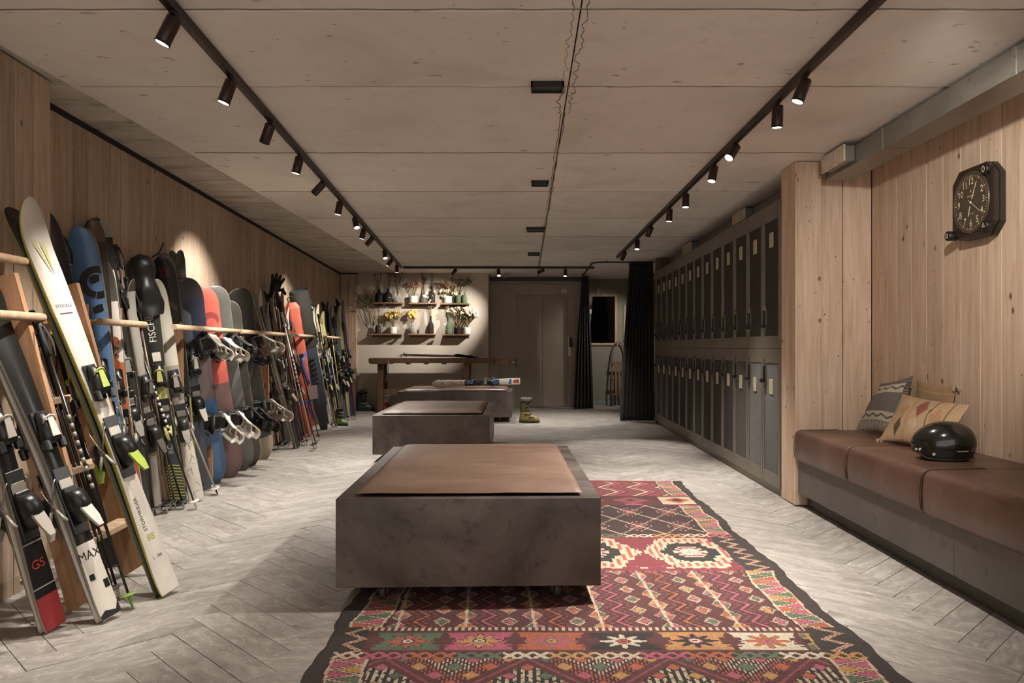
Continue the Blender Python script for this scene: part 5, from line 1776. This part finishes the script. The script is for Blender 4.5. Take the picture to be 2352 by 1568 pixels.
def bouquet(pos, h, label, n, hgt, spread, bloom, size, kind='ball', tilt=(0, 0), seed=1, leaves=0):
    hgt, spread, size = hgt * 1.25, spread * 1.45, size * 1.5
    rg = random.Random(seed)
    t = thing('dried_flowers', label, 'dried flowers', pos + Vector((0, 0, h * .6)), 'bunches of dried flowers')
    st, bl, lf = MB(), MB(), MB()
    for k in range(n):
        a_ = rg.uniform(0, 2 * math.pi); r_ = spread * math.sqrt(rg.uniform(.05, 1))
        L = hgt * rg.uniform(.72, 1.05)
        e = Vector((r_ * math.cos(a_) + tilt[0] * L, min(.06, r_ * math.sin(a_) * .55 + tilt[1]), L))
        m1 = Vector((e.x * .35, e.y * .35, L * .5))
        st.tube([(0, 0, 0), m1, e], [.004, .0035, .003], 4)
        s = size * rg.uniform(.7, 1.2)
        if kind == 'ball':
            for q in range(5):
                o = e + Vector((rg.uniform(-1, 1), rg.uniform(-.6, .6), rg.uniform(-.6, .8))) * s * .7
                bl.lathe([(.0005, -s * .5), (s * .42, -s * .25), (s * .55, 0), (s * .4, s * .3), (.0005, s * .5)], 6, 0, True, Matrix.Translation(o) @ Matrix.Rotation(rg.uniform(0, 3), 4, 'X'))
        elif kind == 'spray':
            for q in range(9):
                d_ = Vector((rg.uniform(-1, 1), rg.uniform(-.6, .6), rg.uniform(-.1, 1))).normalized() * s * rg.uniform(.5, 1.2)
                bl.tube([e - d_ * .1, e + d_], [.002, .005], 4)
                bl.lathe([(.0005, -.007), (.011, 0), (.0005, .009)], 5, 0, True, Matrix.Translation(e + d_))
        elif kind == 'spike':
            dr_ = (e - m1).normalized()
            bl.tube([e - dr_ * s * .5, e, e + dr_ * s * 1.2, e + dr_ * s * 2.2], [.003, s * .22, s * .16, .001], 6)
        elif kind == 'disc':
            bl.lathe([(.0005, -s * .12), (s * .6, 0), (s * .3, s * .2), (.0005, s * .22)], 9, 0, True, Matrix.Translation(e) @ Matrix.Rotation(R(rg.uniform(30, 80)), 4, 'X') @ Matrix.Rotation(rg.uniform(-.5, .5), 4, 'Y'))
        for q in range(leaves):
            f = rg.uniform(.25, .85)
            p = m1.lerp(e, f)
            d_ = Vector((rg.uniform(-1, 1), rg.uniform(-.4, .4), rg.uniform(.1, .8))).normalized() * .07
            lf.tube([p, p + d_ * .5, p + d_], [.001, .014, .001], 4, flat=.25)
    st.build('stems', m_stem, t)
    bl.build('blooms', BLOOM[bloom], t)
    if lf.v: lf.build('leaves', m_leafd, t)
V = [  # shelf, px, vase kind, material, vase label, bouquet (label, n, height, spread, bloom, size, kind, tilt, leaves)
    (0, 871, 'jug', m_gdark, 'dark brown jug, left one on the upper left shelf', ('rust stalks in the left dark jug of the upper left shelf', 6, .25, .07, 'rust', .012, 'spray', (-.1, 0), 0)),
    (0, 891, 'jug', m_gdark, 'dark brown jug, right one on the upper left shelf', ('tall green and rust twigs in the right dark jug', 8, .42, .07, 'green', .02, 'spike', (.12, 0), 3)),
    (0, 913, 'flask', m_gclear, 'clear glass flask on the upper left shelf', ('thin dry grass in the clear flask of the upper left shelf', 9, .28, .09, 'tan', .014, 'spray', (.05, 0), 1)),
    (1, 949, 'cup', m_cer, 'white ceramic pot on the upper middle shelf', ('pale orange flower head in the white pot of the upper middle shelf', 16, .17, .085, 'pink', .03, 'spray', (0, 0), 0)),
    (1, 974, 'flask', m_gclear, 'clear glass flask on the upper middle shelf', ('small rust twigs in the clear flask of the upper middle shelf', 8, .22, .06, 'rust', .02, 'spike', (.05, 0), 2)),
    (1, 992, 'bottle', m_gdark, 'slim dark bottle on the upper middle shelf', ('brown feathery seed heads in the slim dark bottle', 7, .28, .05, 'tan', .03, 'spike', (0, 0), 0)),
    (2, 1029, 'cup', m_cer, 'white ceramic pot on the upper right shelf', ('rosy fan of flowers in the white pot of the upper right shelf', 18, .16, .10, 'pink', .03, 'spray', (.05, 0), 1)),
    (2, 1052, 'jar', m_ggreen, 'green glass jar, left one on the upper right shelf', ('dark twigs in the left green jar of the upper right shelf', 8, .24, .08, 'dark', .012, 'spike', (-.1, 0), 2)),
    (2, 1066, 'jar', m_ggreen, 'green glass jar, right one on the upper right shelf', ('green leafy sprigs in the right green jar of the upper right shelf', 10, .25, .08, 'green', .014, 'spike', (.1, 0), 3)),
    (3, 868, 'jar', m_gdark, 'brown glass jar on the lower left shelf', ('wide bunch of dark grasses spreading from the brown jar', 15, .40, .22, 'dark', .025, 'spike', (-.24, 0), 2)),
    (3, 902, 'cup', m_cer, 'white ceramic pot on the lower left shelf', ('cream and yellow blooms in the white pot of the lower left shelf', 16, .20, .09, 'yellow', .03, 'ball', (0, 0), 2)),
    (4, 945, 'jar', m_gclear, 'clear glass jar at the left of the lower middle shelf', ('two yellow blooms in the clear jar of the lower middle shelf', 5, .17, .05, 'yellow', .04, 'ball', (-.05, 0), 2)),
    (4, 966, 'small', m_gclear, 'tiny clear bottle in the middle of the lower middle shelf', None),
    (4, 989, 'bottle', m_gdark, 'dark wine bottle on the lower middle shelf', ('white and yellow blooms in the dark wine bottle', 7, .29, .07, 'white', .035, 'ball', (0, 0), 3)),
    (5, 1031, 'bottle', m_ggreen, 'green glass bottle on the lower right shelf', ('tall green bunch with cream tops in the green bottle', 16, .34, .09, 'cream', .028, 'ball', (-.02, 0), 5)),
    (5, 1052, 'cup', m_gdark, 'brown pot in the middle of the lower right shelf', ('big fluffy cream bunch in the brown pot of the lower right shelf', 34, .24, .15, 'cream', .034, 'ball', (.12, 0), 0)),
    (5, 1072, 'cup', m_cer, 'white pot at the right end of the lower right shelf', ('white and olive bunch leaning off the lower right shelf', 16, .20, .10, 'white', .03, 'ball', (.35, 0), 3))]
for k, (si, px, kind, mat, lab, bq) in enumerate(V):
    p, h = vase(kind, mat, px, si, lab)
    if bq:
        bouquet(p, h, bq[0], bq[1], bq[2] + h * .4, bq[3], bq[4], bq[5], bq[6], bq[7], 20 + k, bq[8])

# ------------------------------------------------------------------ carpenter's bench with ski poles on it
wbn = thing('work_bench', 'old wooden work bench with vises before the flower wall', 'work bench', (-2.62, 12.68, 0))
m_wb = wood('worn_bench', '#7a5a3c', '#523a26', knots=.08)
x1 = 2.2
MB().cbox((0, 0, .835), (x1 - .1, .5, .915), .008).build('bench_top', m_wb, wbn)
MB().cbox((x1 - .1, -.02, .80), (x1 + .12, .16, .90), .01).build('end_vise', m_wb, wbn)
MB().cbox((.04, -.06, .82), (.42, -.012, .905), .008).build('front_vise', m_wb, wbn)
for xx in (.14, x1 - .62):
    for yy in (.04, .40):
        MB().cbox((xx, yy, .002), (xx + .09, yy + .08, .835), .005).build('leg', m_wb, wbn)
    MB().cbox((xx + .01, .12, .16), (xx + .08, .40, .26), .005).build('foot_rail', m_wb, wbn)
MB().cbox((.23, .06, .30), (x1 - .62, .10, .40), .005).build('stretcher', m_wb, wbn)
for k in range(3):
    MB().cbox((.62 + .3 * k, -.025, .815), (.70 + .3 * k, .02, .834), .004).build('bench_dog', m_black, wbn)
MB().tube([(x1 + .13, .07, .85), (x1 + .26, .07, .85)], .013, 10).build('vise_screw', m_chrome, wbn)
MB().tube([(x1 + .25, .07, .77), (x1 + .25, .07, .93)], .008, 8).build('vise_handle', m_black, wbn)
MB().tube([(.36, -.075, .915), (.345, -.08, .7), (.30, -.085, .53)], .006, 6).build('vise_lever', m_chrome, wbn)
for k, (xa, ya, xb, yb, c1, lab) in enumerate(((915, .12, 1090, .30, '#2a2825', 'black ski pole lying on the work bench'), (925, .2, 1076, .18, '#7d2f33', 'red ski pole lying on the work bench'), (918, .32, 1068, .12, '#45405c', 'violet ski pole lying on the work bench'))):
    A = Vector((bx(xa, 12.9), 12.68 + ya, .952 + .012 * k)); Bq = Vector((bx(xb, 12.9), 12.68 + yb, .935 + .012 * k))
    pole(lab, None, None, shaft=c1, grip='#1b1a18', accent='#c9c2b4', straight=(A, Bq), az=-90)
kn = thing('file_tool', 'dark handled file lying at the right of the work bench', 'file', (bx(1085, 12.85), 12.82, .917))
MB().tube([(0, 0, .012), (.05, 0, .014), (.11, 0, .012)], [.011, .014, .009], 8).build('handle', m_black, kn)
MB().cbox((.11, -.01, .008), (.24, .01, .013), .001).build('blade', m_chrome, kn)

# ------------------------------------------------------------------ white and red skis lying on the far bench
def art_at(s, sh):
    L = sh.L
    r_ = pm('#a5342f')
    letter(s, sh, 'ATOMIC', .085, .70 * L, r_)
    decal(s, sh, [[(0, .90 * L), (-.022, .865 * L), (0, .876 * L)], [(0, .90 * L), (0, .876 * L), (.022, .865 * L)]], r_)
    decal(s, sh, [[(-.03, .015), (.03, .015), (.025, .09), (0, .11), (-.025, .09)]], r_)
    decal(s, sh, [[(-.02, .03), (.02, .03), (0, .08)]], pm(W_), off=.0014)
    decal(s, sh, [[(-.035, .13), (.035, .13), (.035, .18), (-.035, .16)]], pm('#3d5f8f'))
A, Bq = Vector((-.09, 11.52, .575)), Vector((-1.40, 11.36, .552))
ski_pair('white skis with red ATOMIC lettering and blue bindings lying on the far bench', None, None, -90, [(.30, W_), (.62, '#26262a'), (1, W_)], K_, K_, '#4a6fa5', '#20222a', '#4a6fa5', art=art_at, tip=.115,
         straight=(A, Bq), group=None)

# ------------------------------------------------------------------ boots
def boot(label, px, py, rot, shell_c, upper_c, liner_c, Y=None, sc=1.0, buckle='#b9b2a4'):
    P = onfloor(px, py)
    t = thing('ski_boot', label, 'ski boot', Matrix.Translation(P + Vector((0, 0, .001))) @ Matrix.Rotation(R(rot), 4, 'Z') @ Matrix.Scale(sc, 4))
    def sec(z, x0, x1, w, n=18):
        cx, rx = (x0 + x1) / 2, (x1 - x0) / 2
        return [(cx + rx * math.copysign(abs(math.cos(2 * math.pi * j / n)) ** .8, math.cos(2 * math.pi * j / n)), w * math.copysign(abs(math.sin(2 * math.pi * j / n)) ** .8, math.sin(2 * math.pi * j / n)), z) for j in range(n)]
    MB().rings([sec(0, -.10, .20, .042), sec(.018, -.105, .208, .046), sec(.03, -.10, .20, .047)]).build('sole', pm('#3a3833', .7), t)
    MB().rings([sec(.03, -.10, .20, .048), sec(.06, -.10, .20, .05), sec(.085, -.095, .175, .05), (sec(.11, -.09, .10, .048)), sec(.15, -.085, .05, .046), sec(.19, -.08, .045, .046)]).build('shell', pm(shell_c, .3), t)
    MB().rings([sec(.16, -.092, .058, .05), sec(.21, -.09, .06, .051), sec(.27, -.095, .075, .053), sec(.31, -.10, .07, .052), sec(.312, -.085, .06, .044)]).build('cuff', pm(upper_c, .35), t)
    MB().rings([sec(.29, -.085, .065, .045), sec(.34, -.085, .075, .046), sec(.362, -.07, .09, .042), sec(.355, -.05, .07, .03), sec(.31, -.05, .05, .028)]).build('liner', pm(liner_c, .9), t)
    for z, x in ((.075, .10), (.12, .045), (.22, .05), (.275, .06)):
        MB().tube([(x - .05, -.055, z), (x - .01, -.058, z + .004), (x + .03, -.05, z + .006), (x + .035, 0, z + .014), (x + .02, .05, z + .006)], .008, 6, flat=.45).build('buckle', pm(buckle, .35, .4), t)
    MB().tube([(.05, -.05, .30), (.085, 0, .305), (.05, .05, .30), (-.06, .055, .30), (-.10, 0, .30), (-.06, -.055, .30), (.05, -.05, .30)], .014, 6, flat=.25, up=(0, 0, 1)).build('power_strap', m_blackmat, t)
boot('yellow ski boot with grey liner standing alone on the floor', 1208, 970, -10, '#9a8a52', '#5f5836', '#77726a', buckle='#26241f')
boot('dark blue ski boot standing in the corner beside the far skis', 833, 943, 0, '#3c4350', '#33323a', '#6f675c')
boot('dark blue ski boot behind its mate in the far corner', 824, 936, 12, '#3c4350', '#33323a', '#a59d8f')
boot('red and white ski boot under the work bench', 884, 946, 20, '#8d3a34', '#b7afa0', '#4a3230')
boot('lime green boot on the floor at the foot of the grey bag', 780, 977, -15, '#6f9a3a', '#2a2825', '#3a3833', sc=.66)

# ------------------------------------------------------------------ curtains and their rail
m_curt = plain('#2b2b2a', .9, 0, .15, 6, name='charcoal_curtain')
def curtain(label, px0, px1, qx0, qx1, Y, zt, folds, thick=.05, dy=0.0, seed=0):
    """hanging cloth gathered at the top (px0..px1) and wider at the hem (qx0..qx1)"""
    cx = (qx0 + qx1) / 2
    t = thing('curtain', label, 'curtain', ((cx - PX) / F * Y, Y, .012))
    ox = (cx - PX) / F * Y
    def fn(u, v):
        a_, b_ = (px0 + (px1 - px0) * u - PX) / F * Y, (qx0 + (qx1 - qx0) * u - PX) / F * Y
        k = v ** 1.3
        x = b_ + (a_ - b_) * k - ox
        y = thick * math.sin(u * folds * 2 * math.pi + .6 * math.sin(v * 3 + seed)) * (.55 + .45 * (1 - v)) + .015 * noise.noise(Vector((u * 5, v * 3, seed))) + dy * u
        return (x + .012 * math.sin(u * folds * 4 * math.pi + 1), y, v * (zt - .012))
    MB().grid(fn, 96, 26, 0, True, .004).build('cloth', m_curt, t)
    MB().grid(lambda u, v: (fn(u, .985 + .015 * v)[0], fn(u, 1)[1] - .004, fn(u, .985 + .015 * v)[2]), 96, 1, 0, True, .012).build('heading_tape', m_blackmat, t)
curtain('wide dark curtain hanging at the end of the lockers', 1447, 1498, 1424, 1503, 11.3, CEIL - .045, 9, .045, seed=1)
curtain('narrow dark curtain gathered before the alcove wall', 1337, 1350, 1318, 1361, 13.5, CEIL - .045, 5, .05, seed=4)
cr = thing('curtain_rail', 'thin black curved curtain rail fixed to the ceiling', 'curtain rail', (1.4, 11.3, CEIL))
pts = [(1.9, 11.3), (1.5, 11.3), (1.15, 11.3), (1.05, 11.34), (1.0, 11.45), (1.0, 11.8), (1.0, 13.5)]
MB().tube([(x - 1.4, y - 11.3, -.03) for x, y in pts], .011, 8).build('rail', m_black, cr)
for x, y in ((1.85, 11.3), (1.2, 11.3), (1.0, 12.6), (1.0, 13.4)):
    MB().tube([(x - 1.4, y - 11.3, -.028), (x - 1.4, y - 11.3, -.001)], .008, 8).build('bracket', m_black, cr)

# ------------------------------------------------------------------ mirror, picture, sledge in the alcove
def ax_(px, Y=14.40): return (px - PX) / F * Y
def az_(py, Y=14.40): return CAMZ + (PY - py) / F * Y
m_frame = wood('ash_frame', '#b59a7c', '#8f755a')
def framed(name, label, cat, x0, x1, y0, y1, fw, inner, iname, hang):
    xa, xb, za, zb = ax_(x0), ax_(x1), az_(y1), az_(y0)
    t = thing(name, label, cat, ((xa + xb) / 2, 14.449, za))
    w, h = (xb - xa) / 2, zb - za
    for lo, hi in (((-w, -.03, 0), (w, -.001, fw)), ((-w, -.03, h - fw), (w, -.001, h)), ((-w, -.03, fw), (-w + fw, -.001, h - fw)), ((w - fw, -.03, fw), (w, -.001, h - fw))):
        MB().cbox(lo, hi, .003).build('frame_bar', m_frame, t)
    MB().cbox((-w + fw, -.016, fw), (w - fw, -.004, h - fw), .001).build(iname, inner, t)
    if hang:
        MB().cbox((-.035 - .07, -.034, h - .02), (.035 - .07, -.001, h + .11), .004).build('hanging_strap', m_frame, t)
    return t, w, h
mm_, nt_, b_ = new_mat('mirror_glass')
b_.inputs['Base Color'].default_value = (.8, .8, .78, 1); b_.inputs['Metallic'].default_value = 1; b_.inputs['Roughness'].default_value = .02
framed('wall_mirror', 'pale wooden framed mirror on the alcove wall', 'mirror', 1346, 1418, 675, 793, .045, mm_, 'mirror_pane', True)
t, w, h = framed('framed_picture', 'narrow pale framed picture half hidden by the curtain', 'picture', 1432, 1462, 699, 783, .02, plain('#a89c88', .6, name='picture_paper'), 'picture_sheet', False)
MB().box((-w * .35, -.0175, h * .15), (w * .35, -.0162, h * .85)).build('print', plain('#7d7263', .7, name='grey_print'), t)
sl = thing('wooden_sledge', 'old wooden sledge leaning upright against the alcove wall', 'sledge', (ax_(1420), 14.2, 0))
m_sl = wood('sledge_ash', '#8a6c4a', '#5f4730')
for s in (-1, 1):
    MB().tube([(s * .14, 0, .005), (s * .14, .05, .4), (s * .13, .12, .85), (s * .11, .15, 1.05), (s * .07, .17, 1.16), (s * .02, .19, 1.19)], .017, 8, flat=.7).build('runner', m_sl, sl)
for z in (.22, .52, .80):
    MB().cbox((-.15, .02 + z * .09 - .03, z - .02), (.15, .02 + z * .09 - .005, z + .02), .004).build('cross_bar', m_sl, sl)
for x in (-.06, .0, .06):
    MB().cbox((x - .02, -.03 + .02, .2), (x + .02, -.008 + .02, .84), .003).build('seat_slat', m_sl, sl, Matrix.Rotation(R(-4.5), 4, 'X'))
# small pouch hanging at the brown door
hp_ = thing('hanging_tag', 'small dark key pouch hanging beside the brown door', 'key pouch', (X14(1311), 14.0, Z14(797)))
MB().cbox((-.03, -.022, 0), (.03, .008, .16), .012).build('pouch', plain('#2d2426', .5, name='pouch_leather'), hp_)
MB().tube([(0, -.005, .155), (-.012, -.005, .18), (0, -.005, .205), (.012, -.005, .18), (0, -.005, .155)], .004, 6).build('loop', m_chrome, hp_)
